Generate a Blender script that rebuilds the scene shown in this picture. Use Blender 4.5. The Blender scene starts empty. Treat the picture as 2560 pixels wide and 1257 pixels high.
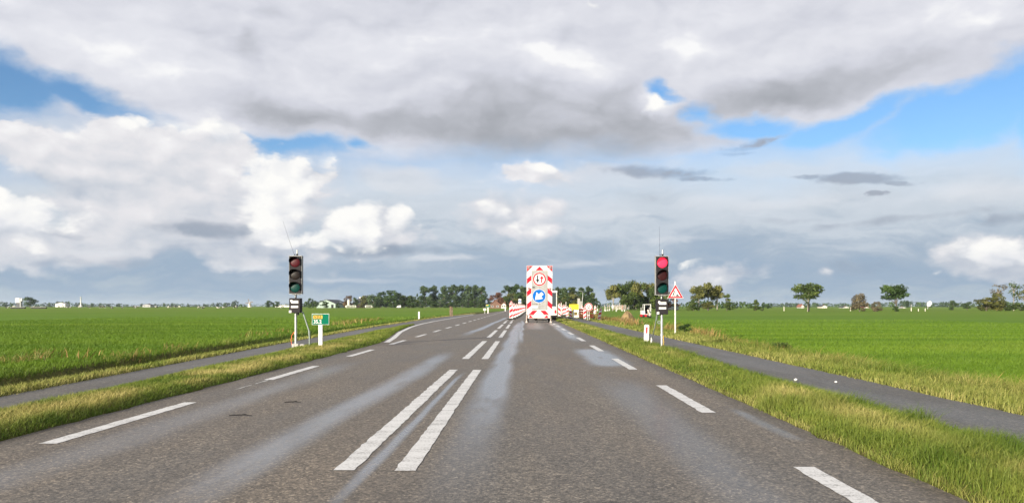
import bpy, bmesh, math, random
import numpy as np
from mathutils import Vector, Matrix

D = bpy.data
SC = bpy.context.scene
COL = SC.collection
R = math.radians
random.seed(5)
RNG = np.random.default_rng(11)

# ------------------------------------------------------------------ camera
EYE = 1.25                     # eye height above the road, metres
F, VX, VY = 1920.0, 1307.0, 765.0   # focal length and vanishing point, in pixels of the 2560 px wide photo
cam = D.cameras.new('Camera')
cam_o = D.objects.new('Camera', cam)
COL.objects.link(cam_o)
cam.sensor_width = 36.0
cam.lens = 36.0 * F / 2560.0
cam.shift_x = -(VX - 1280.0) / 2560.0
cam.shift_y = (VY - 628.5) / 2560.0
cam.clip_start = 0.05
cam.clip_end = 30000.0
cam_o.location = (0, 0, EYE)
cam_o.rotation_euler = (R(90), 0, 0)
SC.camera = cam_o

# ------------------------------------------------------------------ exposure
EV = 0.95
SC.view_settings.view_transform = 'Standard'
SC.view_settings.look = 'None'
SC.view_settings.exposure = EV
SC.view_settings.gamma = 1.0
SC.view_settings.use_curve_mapping = False
FE = 2.0 ** EV

def lin(v):
    v /= 255.0
    return v / 12.92 if v <= 0.04045 else ((v + 0.055) / 1.055) ** 2.4
def sky8(r, g, b):             # radiance of a sky colour
    return (lin(r) / FE, lin(g) / FE, lin(b) / FE, 1)
def c8(r, g, b):               # surface colour
    return (lin(r), lin(g), lin(b), 1)

# ------------------------------------------------------------------ node helper
class NT:
    def __init__(s, tree):
        s.t = tree; s.n = tree.nodes; s.l = tree.links
    def node(s, typ, **kw):
        n = s.n.new(typ)
        for k, v in kw.items(): setattr(n, k, v)
        return n
    def put(s, sock, v):
        if isinstance(v, bpy.types.NodeSocket): s.l.new(v, sock)
        else: sock.default_value = v
    def m(s, op, a, b=None, c=None, clamp=False):
        n = s.node('ShaderNodeMath', operation=op); n.use_clamp = clamp
        s.put(n.inputs[0], a)
        if b is not None: s.put(n.inputs[1], b)
        if c is not None: s.put(n.inputs[2], c)
        return n.outputs[0]
    def vm(s, op, a, b=None, c=None):
        n = s.node('ShaderNodeVectorMath', operation=op)
        s.put(n.inputs[0], a)
        if b is not None:
            if op == 'SCALE': s.put(n.inputs[3], b)
            else: s.put(n.inputs[1], b)
        if c is not None: s.put(n.inputs[2], c)
        return n.outputs[1] if op in ('LENGTH', 'DOT_PRODUCT', 'DISTANCE') else n.outputs[0]
    def mr(s, v, f0, f1, t0=0.0, t1=1.0, smooth=True):
        n = s.node('ShaderNodeMapRange', interpolation_type='SMOOTHSTEP' if smooth else 'LINEAR')
        for i, x in enumerate((v, f0, f1, t0, t1)): s.put(n.inputs[i], x)
        return n.outputs[0]
    def noise(s, vec, scale, detail=4, rough=0.55, out=0, dist=0.0, dims='3D'):
        n = s.node('ShaderNodeTexNoise', noise_dimensions=dims)
        s.put(n.inputs['Vector'], vec)
        n.inputs['Scale'].default_value = scale; n.inputs['Detail'].default_value = detail
        n.inputs['Roughness'].default_value = rough; n.inputs['Distortion'].default_value = dist
        return n.outputs[out]
    def voro(s, vec, scale, out='Distance', rand=1.0, feature='F1'):
        n = s.node('ShaderNodeTexVoronoi', feature=feature)
        s.put(n.inputs['Vector'], vec); n.inputs['Scale'].default_value = scale
        n.inputs['Randomness'].default_value = rand
        return n.outputs[out]
    def mapv(s, vec, loc=(0, 0, 0), rot=(0, 0, 0), scale=(1, 1, 1), typ='POINT'):
        n = s.node('ShaderNodeMapping', vector_type=typ)
        s.put(n.inputs[0], vec); n.inputs[1].default_value = loc; n.inputs[2].default_value = rot; n.inputs[3].default_value = scale
        return n.outputs[0]
    def ramp(s, v, stops, interp='LINEAR'):
        n = s.node('ShaderNodeValToRGB'); cr = n.color_ramp; cr.interpolation = interp
        while len(cr.elements) < len(stops): cr.elements.new(0.5)
        for e, (p, c) in zip(cr.elements, stops): e.position = p; e.color = c
        s.put(n.inputs[0], v)
        return n.outputs[0]
    def mix(s, f, a, b, blend='MIX'):
        n = s.node('ShaderNodeMix', data_type='RGBA', blend_type=blend)
        s.put(n.inputs[0], f); s.put(n.inputs[6], a); s.put(n.inputs[7], b)
        return n.outputs[2]
    def xyz(s, x, y, z=0.0):
        n = s.node('ShaderNodeCombineXYZ'); s.put(n.inputs[0], x); s.put(n.inputs[1], y); s.put(n.inputs[2], z)
        return n.outputs[0]
    def sep(s, v):
        n = s.node('ShaderNodeSeparateXYZ'); s.put(n.inputs[0], v); return n.outputs

# ------------------------------------------------------------------ sun (low, behind the camera and to its left)
SUN_EL = 14.5
SUN_TO = Vector((-0.577, -0.817, 0)).normalized()      # horizontal direction towards the sun
sl = D.lights.new('Sun', 'SUN')
sl.energy = 5.0
sl.angle = R(0.5)
sl.color = (1.0, 0.90, 0.74)
so = D.objects.new('Sun', sl); COL.objects.link(so)
ldir = Vector((-SUN_TO.x * math.cos(R(SUN_EL)), -SUN_TO.y * math.cos(R(SUN_EL)), -math.sin(R(SUN_EL))))
so.rotation_euler = ldir.to_track_quat('-Z', 'Y').to_euler()

# ------------------------------------------------------------------ sky: Nishita air with drifting cloud layers over it
W = D.worlds.new('World'); SC.world = W; W.use_nodes = True
W.cycles.sampling_method = 'MANUAL'; W.cycles.sample_map_resolution = 512
def build_sky():
    W.node_tree.nodes.clear()
    s = NT(W.node_tree)
    out = s.node('ShaderNodeOutputWorld')
    sky = s.node('ShaderNodeTexSky', sky_type='NISHITA')
    sky.sun_disc = False
    sky.sun_elevation = R(SUN_EL)
    sky.sun_rotation = math.atan2(SUN_TO.x, SUN_TO.y) % (2 * math.pi)
    sky.air_density = 1.0; sky.dust_density = 0.1; sky.ozone_density = 4.6
    bg_sky = s.node('ShaderNodeBackground'); s.put(bg_sky.inputs[0], sky.outputs[0]); bg_sky.inputs[1].default_value = 0.082
    d = s.node('ShaderNodeTexCoord').outputs['Generated']
    x, y, z = s.sep(d)
    hor = s.m('SQRT', s.m('ADD', s.m('MULTIPLY', x, x), s.m('ADD', s.m('MULTIPLY', y, y), 1e-6)))
    az = s.m('ARCTAN2', x, y)
    te = s.m('DIVIDE', z, hor)
    p = s.xyz(az, te, 0.0)
    # domain warps
    st = s.mapv(p, scale=(1, 1.6, 1))
    wv1 = s.vm('SUBTRACT', s.noise(st, 5.0, 3, .5, 1), (.5, .5, .5))
    wv2 = s.vm('SUBTRACT', s.noise(st, 16.0, 5, .62, 1), (.5, .5, .5))
    pw = s.vm('ADD', s.vm('MULTIPLY_ADD', wv1, (.16, .09, 0), p), s.vm('MULTIPLY', wv2, (.05, .03, 0)))
    pc = s.vm('ADD', s.vm('MULTIPLY_ADD', wv1, (.05, .03, 0), p), s.vm('MULTIPLY', wv2, (.045, .035, 0)))
    stw = s.vm('ADD', st, s.vm('SCALE', wv2, .035))
    def billow(v):
        pa = s.voro(v, 15.0, feature='SMOOTH_F1'); pb = s.voro(v, 38.0, feature='SMOOTH_F1'); fi = s.noise(v, 26.0, 6, .6)
        return s.m('ADD', s.m('MULTIPLY', s.m('SUBTRACT', .36, pa), 1.05), s.m('ADD', s.m('MULTIPLY', s.m('SUBTRACT', .36, pb), .55), s.m('MULTIPLY', s.m('SUBTRACT', fi, .5), .85))), fi
    bill, fine = billow(stw)
    bill_l, fine_l = billow(s.vm('ADD', stw, (-.010, .022, 0)))      # the same heads a little nearer the light
    lit = s.m('SUBTRACT', bill, bill_l)
    broad = s.noise(stw, 7.0, 5, .58)
    mv = s.vm('ADD', s.mapv(pw, scale=(1, 1.9, 1)), (3.1, 1.7, 0))
    mid = s.noise(mv, 9.0, 3, .5)
    mid_l = s.noise(s.vm('ADD', mv, (-.012, .030, 0)), 9.0, 3, .5)
    streak = s.noise(s.mapv(pw, scale=(1, 5.0, 1)), 9.0, 5, .6)

    def blob(vec, px, py, rx, ry, rot=0.0, w=1.0, soft=0.0, smooth=True):
        a = (px - VX) / F; phi = math.atan(a); cp = math.cos(phi)
        t = (VY - py) / F * cp
        v = s.mapv(vec, (phi, t, 0), (0, 0, R(rot)), (rx / F * cp * cp, ry / F * cp, 1), 'TEXTURE')
        return s.mr(s.vm('LENGTH', v), 1.0, soft, 0.0, w, smooth)
    last = [None]
    def total(vec, lst, op='MAXIMUM'):
        # each list waits for the one before it, which keeps the shader's working memory small
        if last[0] is not None: vec = s.vm('MULTIPLY_ADD', s.xyz(last[0], 0.0, 0.0), (1e-6, 0, 0), vec)
        acc = None
        for b in lst:
            o = blob(vec, *b)
            acc = o if acc is None else s.m(op, acc, o)
        last[0] = acc
        return acc

    # --- layer 1: pale air low over the horizon
    haze_c = s.ramp(s.m('ADD', te, s.m('ADD', s.m('MULTIPLY', s.m('SUBTRACT', streak, .5), .15), s.m('MULTIPLY', s.m('SUBTRACT', broad, .5), .10))),
                    [(0.0, sky8(176, 191, 205)), (.030, sky8(156, 177, 199)), (.065, sky8(170, 186, 203)), (.10, sky8(199, 209, 220)),
                     (.15, sky8(211, 219, 229)), (.20, sky8(216, 224, 234)), (.26, sky8(178, 202, 229))])
    lo = s.m('ADD', te, s.m('MULTIPLY', s.m('SUBTRACT', broad, .5), .06))
    haze_a = s.mr(lo, .27, .12, 0, 1)
    veil = total(pw, [(1950, 430, 640, 100, 4, .9, .1), (1500, 450, 420, 120, 0, .95, .2), (2420, 430, 240, 60, -12, .75, 0), (300, 420, 700, 190, 0, .9, .3), (1000, 470, 420, 110, 0, 1, .2)])
    haze_a = s.m('MAXIMUM', haze_a, veil)
    blue_l = total(pw, [(70, 420, 210, 70, 0, .6, 0), (250, 470, 130, 50, 20, .4, 0), (780, 400, 220, 50, 0, .45, 0)])
    haze_c = s.mix(blue_l, haze_c, sky8(166, 190, 220))

    # --- layer 2: the broad grey cloud deck, with its blue openings
    def cones(vec, lst):
        return total(vec, [q + (0.0, False) for q in lst])
    gaps = cones(pw, [(30, 195, 330, 125, -14, 1.25), (270, 250, 300, 82, -16, 1.05), (-120, 180, 300, 140, 0, 1.3),
                      (720, 372, 200, 52, 2, .95), (868, 364, 80, 36, 0, .8), (1666, 222, 70, 38, -20, .9), (1735, 280, 60, 66, -55, .7),
                      (1880, 318, 270, 52, 0, 1.0), (2130, 302, 320, 66, 9, 1.15), (2420, 285, 340, 120, 18, 1.35), (2640, 300, 260, 170, 12, 1.4)])
    gaps = s.m('ADD', gaps, s.m('ADD', s.m('MULTIPLY', s.m('SUBTRACT', fine, .5), .45), s.m('MULTIPLY', s.m('SUBTRACT', mid, .5), .5)))
    gap = s.mr(gaps, .12, .80)
    deck = s.mr(s.m('ADD', te, s.m('MULTIPLY', s.m('SUBTRACT', broad, .5), .07)), .135, .225)
    right_low = total(pw, [(2020, 440, 780, 125, 6, 1, .45), (2600, 440, 330, 120, 0, 1, .4)])
    left_low = total(pw, [(100, 410, 700, 150, 0, .85, .3)])
    deck = s.m('MULTIPLY', deck, s.m('SUBTRACT', 1.0, s.m('MAXIMUM', right_low, left_low)))
    deck_a = s.m('MULTIPLY', deck, s.m('SUBTRACT', 1.0, gap))
    V = s.m('ADD', s.m('ADD', .79, s.m('MULTIPLY', s.m('SUBTRACT', mid, .5), .22)), s.m('ADD', s.m('MULTIPLY', s.m('SUBTRACT', broad, .5), .24), s.m('MULTIPLY', s.m('SUBTRACT', mid, mid_l), .34)))
    V = s.m('ADD', V, s.m('MULTIPLY', s.m('SUBTRACT', fine, fine_l), .12))
    lights = total(pw, [(330, 110, 460, 130, -12, .12, 0), (1060, 130, 220, 90, 0, .12, 0), (1400, 140, 210, 85, -8, .24, 0), (1730, 105, 140, 70, 0, .24, 0),
                        (1650, 250, 80, 54, -30, .34, 0), (2150, 90, 460, 90, 0, .10, 0), (1010, 235, 300, 60, 8, .12, 0), (480, 220, 260, 80, -10, .10, 0),
                        (1290, 60, 220, 60, 0, .08, 0), (2420, 40, 220, 70, 0, .10, 0)], 'ADD')
    darks = total(pw, [(1290, 305, 600, 150, -3, .33, .05), (1250, 370, 480, 60, 0, .06, 0), (1560, 340, 260, 100, 10, .12, 0), (950, 300, 330, 60, -6, .12, 0),
                       (1960, 215, 440, 80, 8, .26, .1), (1880, 255, 260, 50, 4, .16, 0), (2300, 165, 340, 66, 12, .18, 0),
                       (610, 115, 70, 110, -20, .16, 0), (690, 20, 90, 70, 0, .16, 0), (720, 290, 300, 80, -6, .26, 0), (590, 250, 140, 60, 0, .12, 0), (1560, 230, 160, 70, 20, .16, 0),
                       (60, 20, 260, 60, 0, .08, 0), (300, 250, 220, 55, -18, .10, 0)], 'ADD')
    V = s.m('SUBTRACT', s.m('ADD', V, lights), darks)
    deck_c = s.ramp(V, [(0.0, sky8(118, 125, 136)), (.28, sky8(154, 158, 165)), (.5, sky8(184, 187, 195)), (.72, sky8(212, 214, 224)), (.90, sky8(231, 232, 239)), (1.05, sky8(250, 250, 251))])

    # --- layer 3: sunlit cumulus heads, crisp above and melting below
    cum_soft = cones(pc, [(400, 470, 470, 270, 0, 1.5), (330, 380, 240, 140, 0, 1.25), (540, 390, 170, 130, 0, 1.35), (60, 350, 330, 120, 0, 1.1), (90, 600, 600, 110, 0, 1.0),
                          (560, 620, 560, 90, 0, 1.0), (700, 490, 230, 160, 0, 1.3), (930, 570, 260, 120, 0, 1.0), (2520, 650, 360, 120, -8, 1.1), (1850, 690, 260, 76, 6, .9), (1270, 545, 260, 110, 0, 1.0), (1330, 430, 320, 80, 0, .85), (1010, 640, 500, 60, 0, .5)])
    cum_hard = cones(pc, [(690, 470, 200, 160, 0, 1.45), (630, 505, 160, 80, 0, 1.25), (690, 560, 140, 84, 0, 1.1), (80, 540, 240, 88, 0, 1.2), (895, 556, 150, 124, 0, 1.4),
                          (1000, 540, 90, 90, 25, 1.25), (800, 592, 230, 56, 0, 1.15), (1262, 535, 200, 92, -6, .88), (-20, 490, 100, 140, 0, 1.1), (470, 325, 240, 76, -6, 1.02), (370, 312, 120, 60, 0, 1.1), (550, 345, 120, 80, 0, 1.1), (120, 330, 280, 64, 0, .70),
                          (1400, 410, 190, 46, 0, .70), (1050, 560, 70, 46, 0, .85), (1645, 245, 90, 60, -30, .8),
                          (2500, 630, 290, 96, -8, .98), (2600, 690, 180, 90, 0, .9), (1850, 688, 170, 64, 10, .72), (1730, 655, 160, 36, 0, .66), (2330, 672, 140, 44, 8, .8)])
    cs = s.m('ADD', cum_soft, s.m('MULTIPLY', bill, .6)); ch = s.m('ADD', cum_hard, bill)
    cs_a = s.mr(cs, .30, .60); ch_a = s.mr(ch, .40, .80)
    cs_c = s.ramp(s.m('ADD', s.m('ADD', .48, s.m('MULTIPLY', lit, .55)), s.m('ADD', s.m('MULTIPLY', s.m('SUBTRACT', te, .14), 1.9), s.m('MULTIPLY', s.m('SUBTRACT', broad, .5), .55))),
                  [(0.0, sky8(176, 187, 203)), (.28, sky8(206, 211, 220)), (.6, sky8(231, 230, 234)), (1.0, sky8(254, 253, 253))])
    ch_c = s.ramp(s.m('ADD', s.m('ADD', .52, s.m('MULTIPLY', lit, .75)), s.m('MULTIPLY', s.m('SUBTRACT', cum_hard, .6), .22)),
                  [(0.05, sky8(198, 206, 219)), (.42, sky8(234, 235, 239)), (.74, sky8(255, 254, 251))])

    # --- layer 4: thin dark slivers and bands drawn out along the wind
    pk = s.vm('ADD', p, s.vm('MULTIPLY', wv2, (.11, .014, 0)))
    dk = total(pk, [(520, 574, 260, 40, -1, .95, .1), (170, 590, 150, 22, -4, .6, 0), (950, 628, 300, 34, 2, .85, .1), (1180, 622, 120, 16, 0, .4, 0), (260, 660, 420, 30, 0, .5, 0),
                    (1660, 432, 230, 32, -4, .95, .1), (1760, 447, 110, 13, -3, .8, .2), (2130, 450, 200, 25, -3, 1.0, .2), (2010, 444, 70, 11, 0, .8, .2), (2240, 458, 110, 14, -6, .8, .2),
                    (2160, 486, 44, 15, 0, .95, .2), (1890, 362, 140, 24, 10, .8, .1), (1960, 345, 80, 12, 14, .7, .1), (1840, 386, 110, 10, 0, .6, 0), (2250, 548, 440, 22, 4, .55, .1), (2520, 545, 160, 30, 6, .7, .1), (1980, 552, 260, 18, 0, .42, 0),
                    (1600, 490, 130, 34, 0, .5, 0), (2150, 660, 240, 44, 0, .55, .1), (1480, 600, 420, 40, 0, .25, 0), (850, 430, 240, 46, 0, .35, 0)])
    dk = s.m('ADD', dk, s.m('ADD', s.m('MULTIPLY', s.m('SUBTRACT', fine, .5), 1.0), s.m('MULTIPLY', s.m('SUBTRACT', streak, .5), .7)))
    dk_a = s.mr(dk, .22, .95, 0, .92)
    dk_c = s.ramp(te, [(0.0, sky8(150, 172, 196)), (.075, sky8(146, 161, 180)), (.11, sky8(166, 174, 187)), (.2, sky8(158, 164, 176))])
    lt = total(pk, [(620, 668, 150, 14, 0, .7, 0), (1120, 645, 170, 16, 4, .6, 0), (1010, 690, 260, 12, 0, .3, 0), (1150, 690, 220, 14, -3, .35, 0), (1450, 660, 200, 20, 3, .55, 0), (1500, 540, 260, 34, 0, .5, 0), (1000, 470, 260, 50, 0, .5, 0), (1700, 600, 300, 18, 2, .45, 0), (900, 700, 300, 14, 0, .45, 0), (240, 632, 280, 16, 0, .4, 0),
                    (1200, 452, 60, 10, 0, .55, 0), (2440, 480, 260, 60, 0, .6, 0), (2180, 385, 340, 50, -4, .6, 0), (1960, 510, 320, 34, 0, .6, 0), (1800, 500, 300, 40, 0, .45, 0), (2250, 410, 420, 60, -4, .5, 0), (1900, 400, 260, 40, 0, .45, 0)])
    lt_a = s.mr(s.m('ADD', lt, s.m('MULTIPLY', s.m('SUBTRACT', streak, .5), .55)), .12, .8, 0, .75)

    col = s.mix(deck_a, haze_c, deck_c)
    col = s.mix(cs_a, col, cs_c)
    col = s.mix(dk_a, col, dk_c)
    col = s.mix(lt_a, col, sky8(226, 229, 235))
    col = s.mix(ch_a, col, ch_c)
    cover = s.m('MAXIMUM', s.m('MAXIMUM', s.m('MULTIPLY', haze_a, s.m('SUBTRACT', 1.0, s.m('MULTIPLY', gap, .92))), deck_a), s.m('MAXIMUM', s.m('MAXIMUM', cs_a, dk_a), ch_a), clamp=True)
    # clouds on the sun's side of the sky, behind the viewer, are the brighter ones
    sunside = s.mr(s.vm('DOT_PRODUCT', d, tuple(SUN_TO)), .05, .95, 1.0, 1.5)
    bg_c = s.node('ShaderNodeBackground'); s.put(bg_c.inputs[0], col); s.put(bg_c.inputs[1], sunside)
    mx = s.node('ShaderNodeMixShader'); s.put(mx.inputs[0], cover); s.l.new(bg_sky.outputs[0], mx.inputs[1]); s.l.new(bg_c.outputs[0], mx.inputs[2])
    s.l.new(mx.outputs[0], out.inputs[0])
build_sky()

# ------------------------------------------------------------------ photo pixel -> world helpers
def PX(px, Y): return (px - VX) * Y / F
def PZ(py, Y): return EYE + (VY - py) * Y / F

# ------------------------------------------------------------------ tagging
def tag(o, label=None, cat=None, group=None, kind=None):
    if label: o['label'] = label
    if cat: o['category'] = cat
    if group: o['group'] = group
    if kind: o['kind'] = kind
    return o
def thing(name, loc, label, cat, group=None, rz=0.0):
    o = D.objects.new(name, None); COL.objects.link(o)
    o.empty_display_size = 0.2
    o.location = loc; o.rotation_euler = (0, 0, rz)
    return tag(o, label, cat, group)
def copy_tree(o, parent=None):
    c = o.copy(); COL.objects.link(c); c.parent = parent
    for ch in list(o.children): copy_tree(ch, c)
    return c

# ------------------------------------------------------------------ materials
MATS = {}
def mat(name, col, rough=0.6, metal=0.0, spec=0.4, emit=None, es=1.0, wear=0.12, wscale=6.0, coat=0.0):
    m = D.materials.new(name); m.use_nodes = True
    s = NT(m.node_tree); b = s.n['Principled BSDF']
    co = s.node('ShaderNodeTexCoord').outputs['Object']
    if len(col) == 3: col = (*col, 1)
    n = s.noise(co, wscale, 4, .6)
    dk = tuple(c * (1 - wear * 1.6) for c in col[:3]) + (1,)
    lt = tuple(min(1, c * (1 + wear)) for c in col[:3]) + (1,)
    s.put(b.inputs['Base Color'], s.ramp(n, [(.3, dk), (.55, col), (.75, lt)]))
    s.put(b.inputs['Roughness'], s.m('ADD', rough - .06, s.m('MULTIPLY', n, .12)))
    b.inputs['Metallic'].default_value = metal
    b.inputs['Specular IOR Level'].default_value = spec
    if coat: b.inputs['Coat Weight'].default_value = coat
    if emit:
        b.inputs['Emission Color'].default_value = emit; b.inputs['Emission Strength'].default_value = es
    MATS[name] = m
    return m
WHITE = mat('white_paint', (.60, .595, .57), .5, wear=.2)
CREAM = mat('cream_paint', (.62, .58, .50), .6)
REDP = mat('red_film', (.40, .010, .024), .6, spec=.12, wear=.06)
ORANGE = mat('orange_red_paint', (.62, .11, .06), .6)
BLUEP = mat('blue_film', (.0, .10, .38), .6, spec=.12, wear=.05)
GREENP = mat('green_film', (.0, .115, .065), .65, spec=.08, wear=.05)
YELL = mat('yellow_film', (.80, .62, .02), .5, wear=.08)
AMBY = mat('amber_film', (.60, .38, .03), .5, wear=.05)
BLACK = mat('black_paint', (.014, .013, .014), .6, spec=.15)
GREYD = mat('dark_grey_plastic', (.019, .017, .019), .65, spec=.15)
GREYP = mat('grey_panel', (.27, .27, .26), .55)
GALV = mat('galvanised_steel', (.42, .43, .42), .42, metal=.55, wear=.2, wscale=14)
STEELG = mat('dull_green_grey_steel', (.20, .235, .21), .5, metal=.3)
RUBBER = mat('rubber', (.02, .02, .02), .8)
CONC = mat('concrete', (.36, .345, .32), .85, wear=.25, wscale=9)
WOOD = mat('weathered_wood', (.16, .115, .075), .8, wear=.4, wscale=9)
ORCAB = mat('orange_cable', (.75, .16, .05), .6)
PINKL = mat('pink_lamp_glass', (.30, .15, .145), .3)
LENSR = mat('dark_red_lens', (.055, .005, .009), .4, spec=.18)
LENSA = mat('dark_amber_lens', (.014, .010, .009), .4, spec=.18)
LENSB = mat('dark_red_brown_lens', (.030, .007, .008), .4, spec=.18)
LENSG = mat('dark_green_lens', (.001, .038, .032), .4, spec=.18)
LITR = mat('lit_red_lens', (.6, .02, .06), .3, emit=(1.0, .022, .052, 1), es=.85)
GLASS = mat('dark_window_glass', (.035, .045, .05), .1, spec=.8)
ROOFD = mat('dark_roof_tiles', (.055, .057, .065), .7, wear=.3)
ROOFR = mat('red_roof_tiles', (.26, .10, .07), .75, wear=.3)
BRICK = mat('brick_wall', (.15, .085, .06), .85, wear=.25, wscale=2)
BARNG = mat('pale_green_cladding', (.30, .38, .33), .7, wear=.15)
BALE = mat('pale_bale_wrap', (.42, .44, .35), .4)
SILVER = mat('silver_car_paint', (.40, .42, .42), .3, metal=.4, coat=.5)
DARKCAR = mat('dark_car_paint', (.03, .034, .038), .25, coat=.8)
TYRE = mat('tyre_rubber', (.018, .018, .018), .85)
SAND = mat('sandy_soil', (.22, .155, .075), .95, wear=.35, wscale=2.5)
PINKW = mat('faded_pink_white', (.62, .50, .44), .5)
DIRTW = mat('dirty_white', (.55, .54, .50), .6, wear=.25)
TRUNKP = mat('pale_bark', (.30, .27, .22), .9, wear=.35)
TRUNKD = mat('dark_bark', (.10, .085, .065), .9, wear=.35)

def leafmat(name, col, var=.9, hue=None):
    m = D.materials.new(name); m.use_nodes = True
    s = NT(m.node_tree); b = s.n['Principled BSDF']
    t = s.node('ShaderNodeAttribute', attribute_name='tint').outputs['Fac']
    lo = tuple(c * (1 - var * .55) for c in col) + (1,)
    hi = tuple(c * (1 + var) for c in (hue or col)) + (1,)
    c = s.ramp(t, [(0.0, lo), (.5, tuple(col) + (1,)), (1.0, hi)])
    s.put(b.inputs['Base Color'], c)
    b.inputs['Roughness'].default_value = .65; b.inputs['Specular IOR Level'].default_value = .25
    tr = s.node('ShaderNodeBsdfTranslucent'); s.put(tr.inputs[0], c)
    mx = s.node('ShaderNodeMixShader'); mx.inputs[0].default_value = .25
    s.l.new(b.outputs[0], mx.inputs[1]); s.l.new(tr.outputs[0], mx.inputs[2])
    s.l.new(mx.outputs[0], s.n['Material Output'].inputs[0])
    MATS[name] = m
    return m

# ------------------------------------------------------------------ mesh builder
class MB:
    def __init__(s): s.v = []; s.f = []; s.mi = []; s.sm = []
    def add(s, vs, fs, mi=0, sm=False):
        b = len(s.v); s.v += [tuple(v) for v in vs]
        for f in fs: s.f.append(tuple(b + i for i in f)); s.mi.append(mi); s.sm.append(sm)
        return s
    def box(s, x0, x1, y0, y1, z0, z1, mi=0, bev=0.0):
        if bev <= 0:
            vs = [(x, y, z) for z in (z0, z1) for y in (y0, y1) for x in (x0, x1)]
            return s.add(vs, [(0, 2, 3, 1), (4, 5, 7, 6), (0, 1, 5, 4), (2, 6, 7, 3), (0, 4, 6, 2), (1, 3, 7, 5)], mi)
        bm = bmesh.new(); bmesh.ops.create_cube(bm, size=1.0)
        for v in bm.verts: v.co = ((x0 + x1) / 2 + v.co.x * (x1 - x0), (y0 + y1) / 2 + v.co.y * (y1 - y0), (z0 + z1) / 2 + v.co.z * (z1 - z0))
        bmesh.ops.bevel(bm, geom=list(bm.edges), offset=bev, segments=2, affect='EDGES', profile=.5)
        bm.verts.index_update()
        s.add([v.co[:] for v in bm.verts], [[v.index for v in f.verts] for f in bm.faces], mi); bm.free()
        return s
    def prism_y(s, poly, y0, y1, mi=0):            # polygon in (x, z), front face at y0 (towards the camera), given counter-clockwise seen from -y
        n = len(poly)
        vs = [(x, y0, z) for x, z in poly] + [(x, y1, z) for x, z in poly]
        fs = [tuple(range(n)), tuple(range(2 * n - 1, n - 1, -1))] + [(i, i + n, (i + 1) % n + n, (i + 1) % n) for i in range(n)]
        return s.add(vs, fs, mi)
    def prism_x(s, poly, x0, x1, mi=0):            # polygon in (y, z)
        n = len(poly)
        vs = [(x0, y, z) for y, z in poly] + [(x1, y, z) for y, z in poly]
        fs = [tuple(range(n)), tuple(range(2 * n - 1, n - 1, -1))] + [(i, i + n, (i + 1) % n + n, (i + 1) % n) for i in range(n)]
        return s.add(vs, fs, mi)
    def ring_y(s, cx, cz, r0, r1, y0, y1, mi=0, n=40):
        vs = []
        for y in (y0, y1):
            for r in (r0, r1):
                vs += [(cx + r * math.cos(2 * math.pi * i / n), y, cz + r * math.sin(2 * math.pi * i / n)) for i in range(n)]
        fs = []
        for i in range(n):
            j = (i + 1) % n
            fs += [(i, n + i, n + j, j), (2 * n + j, 3 * n + j, 3 * n + i, 2 * n + i), (n + i, 3 * n + i, 3 * n + j, n + j), (j, 2 * n + j, 2 * n + i, i)]
        return s.add(vs, fs, mi)
    def disc_y(s, cx, cz, r, y0, y1, mi=0, n=40):
        return s.prism_y([(cx + r * math.cos(2 * math.pi * i / n), cz + r * math.sin(2 * math.pi * i / n)) for i in range(n)], y0, y1, mi)
    def tube(s, pts, rad, n=10, mi=0, cap=True):   # rad: number or list
        pts = [Vector(p) for p in pts]; k = len(pts)
        rad = rad if isinstance(rad, (list, tuple)) else [rad] * k
        rings = []
        for i, p in enumerate(pts):
            d = (pts[min(i + 1, k - 1)] - pts[max(i - 1, 0)]).normalized()
            a = Vector((1, 0, 0)) if abs(d.x) < .8 else Vector((0, 1, 0))
            u = d.cross(a).normalized(); w = d.cross(u).normalized()
            rings.append([p + (u * math.cos(2 * math.pi * j / n) + w * math.sin(2 * math.pi * j / n)) * rad[i] for j in range(n)])
        vs = [v for r in rings for v in r]
        fs = [(i * n + j, i * n + (j + 1) % n, (i + 1) * n + (j + 1) % n, (i + 1) * n + j) for i in range(k - 1) for j in range(n)]
        s.add(vs, fs, mi, True)
        if cap: s.add(rings[0], [tuple(range(n - 1, -1, -1))], mi); s.add(rings[-1], [tuple(range(n))], mi)
        return s
    def lathe_y(s, prof, cx, cz, n=32, mi=0):       # profile of (y, radius) turned round an axis along y
        vs = [(cx + r * math.cos(2 * math.pi * j / n), y, cz + r * math.sin(2 * math.pi * j / n)) for y, r in prof for j in range(n)]
        k = len(prof)
        return s.add(vs, [(i * n + j, i * n + (j + 1) % n, (i + 1) * n + (j + 1) % n, (i + 1) * n + j) for i in range(k - 1) for j in range(n)], mi, True)
    def lathe_z(s, prof, cx=0, cy=0, n=24, mi=0):
        vs = [(cx + r * math.cos(2 * math.pi * j / n), cy + r * math.sin(2 * math.pi * j / n), z) for z, r in prof for j in range(n)]
        k = len(prof)
        return s.add(vs, [(i * n + j, i * n + (j + 1) % n, (i + 1) * n + (j + 1) % n, (i + 1) * n + j) for i in range(k - 1) for j in range(n)], mi, True)
    def build(s, name, mats, parent=None, loc=None, rot=None):
        me = D.meshes.new(name)
        me.from_pydata(s.v, [], s.f)
        for m in (mats if isinstance(mats, (list, tuple)) else [mats]): me.materials.append(m)
        me.polygons.foreach_set('material_index', s.mi)
        me.polygons.foreach_set('use_smooth', s.sm)
        bm = bmesh.new(); bm.from_mesh(me); bmesh.ops.recalc_face_normals(bm, faces=bm.faces); bm.to_mesh(me); bm.free()
        me.update()
        o = D.objects.new(name, me); COL.objects.link(o)
        if parent is not None: o.parent = parent
        if loc: o.location = loc
        if rot: o.rotation_euler = rot
        return o

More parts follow.
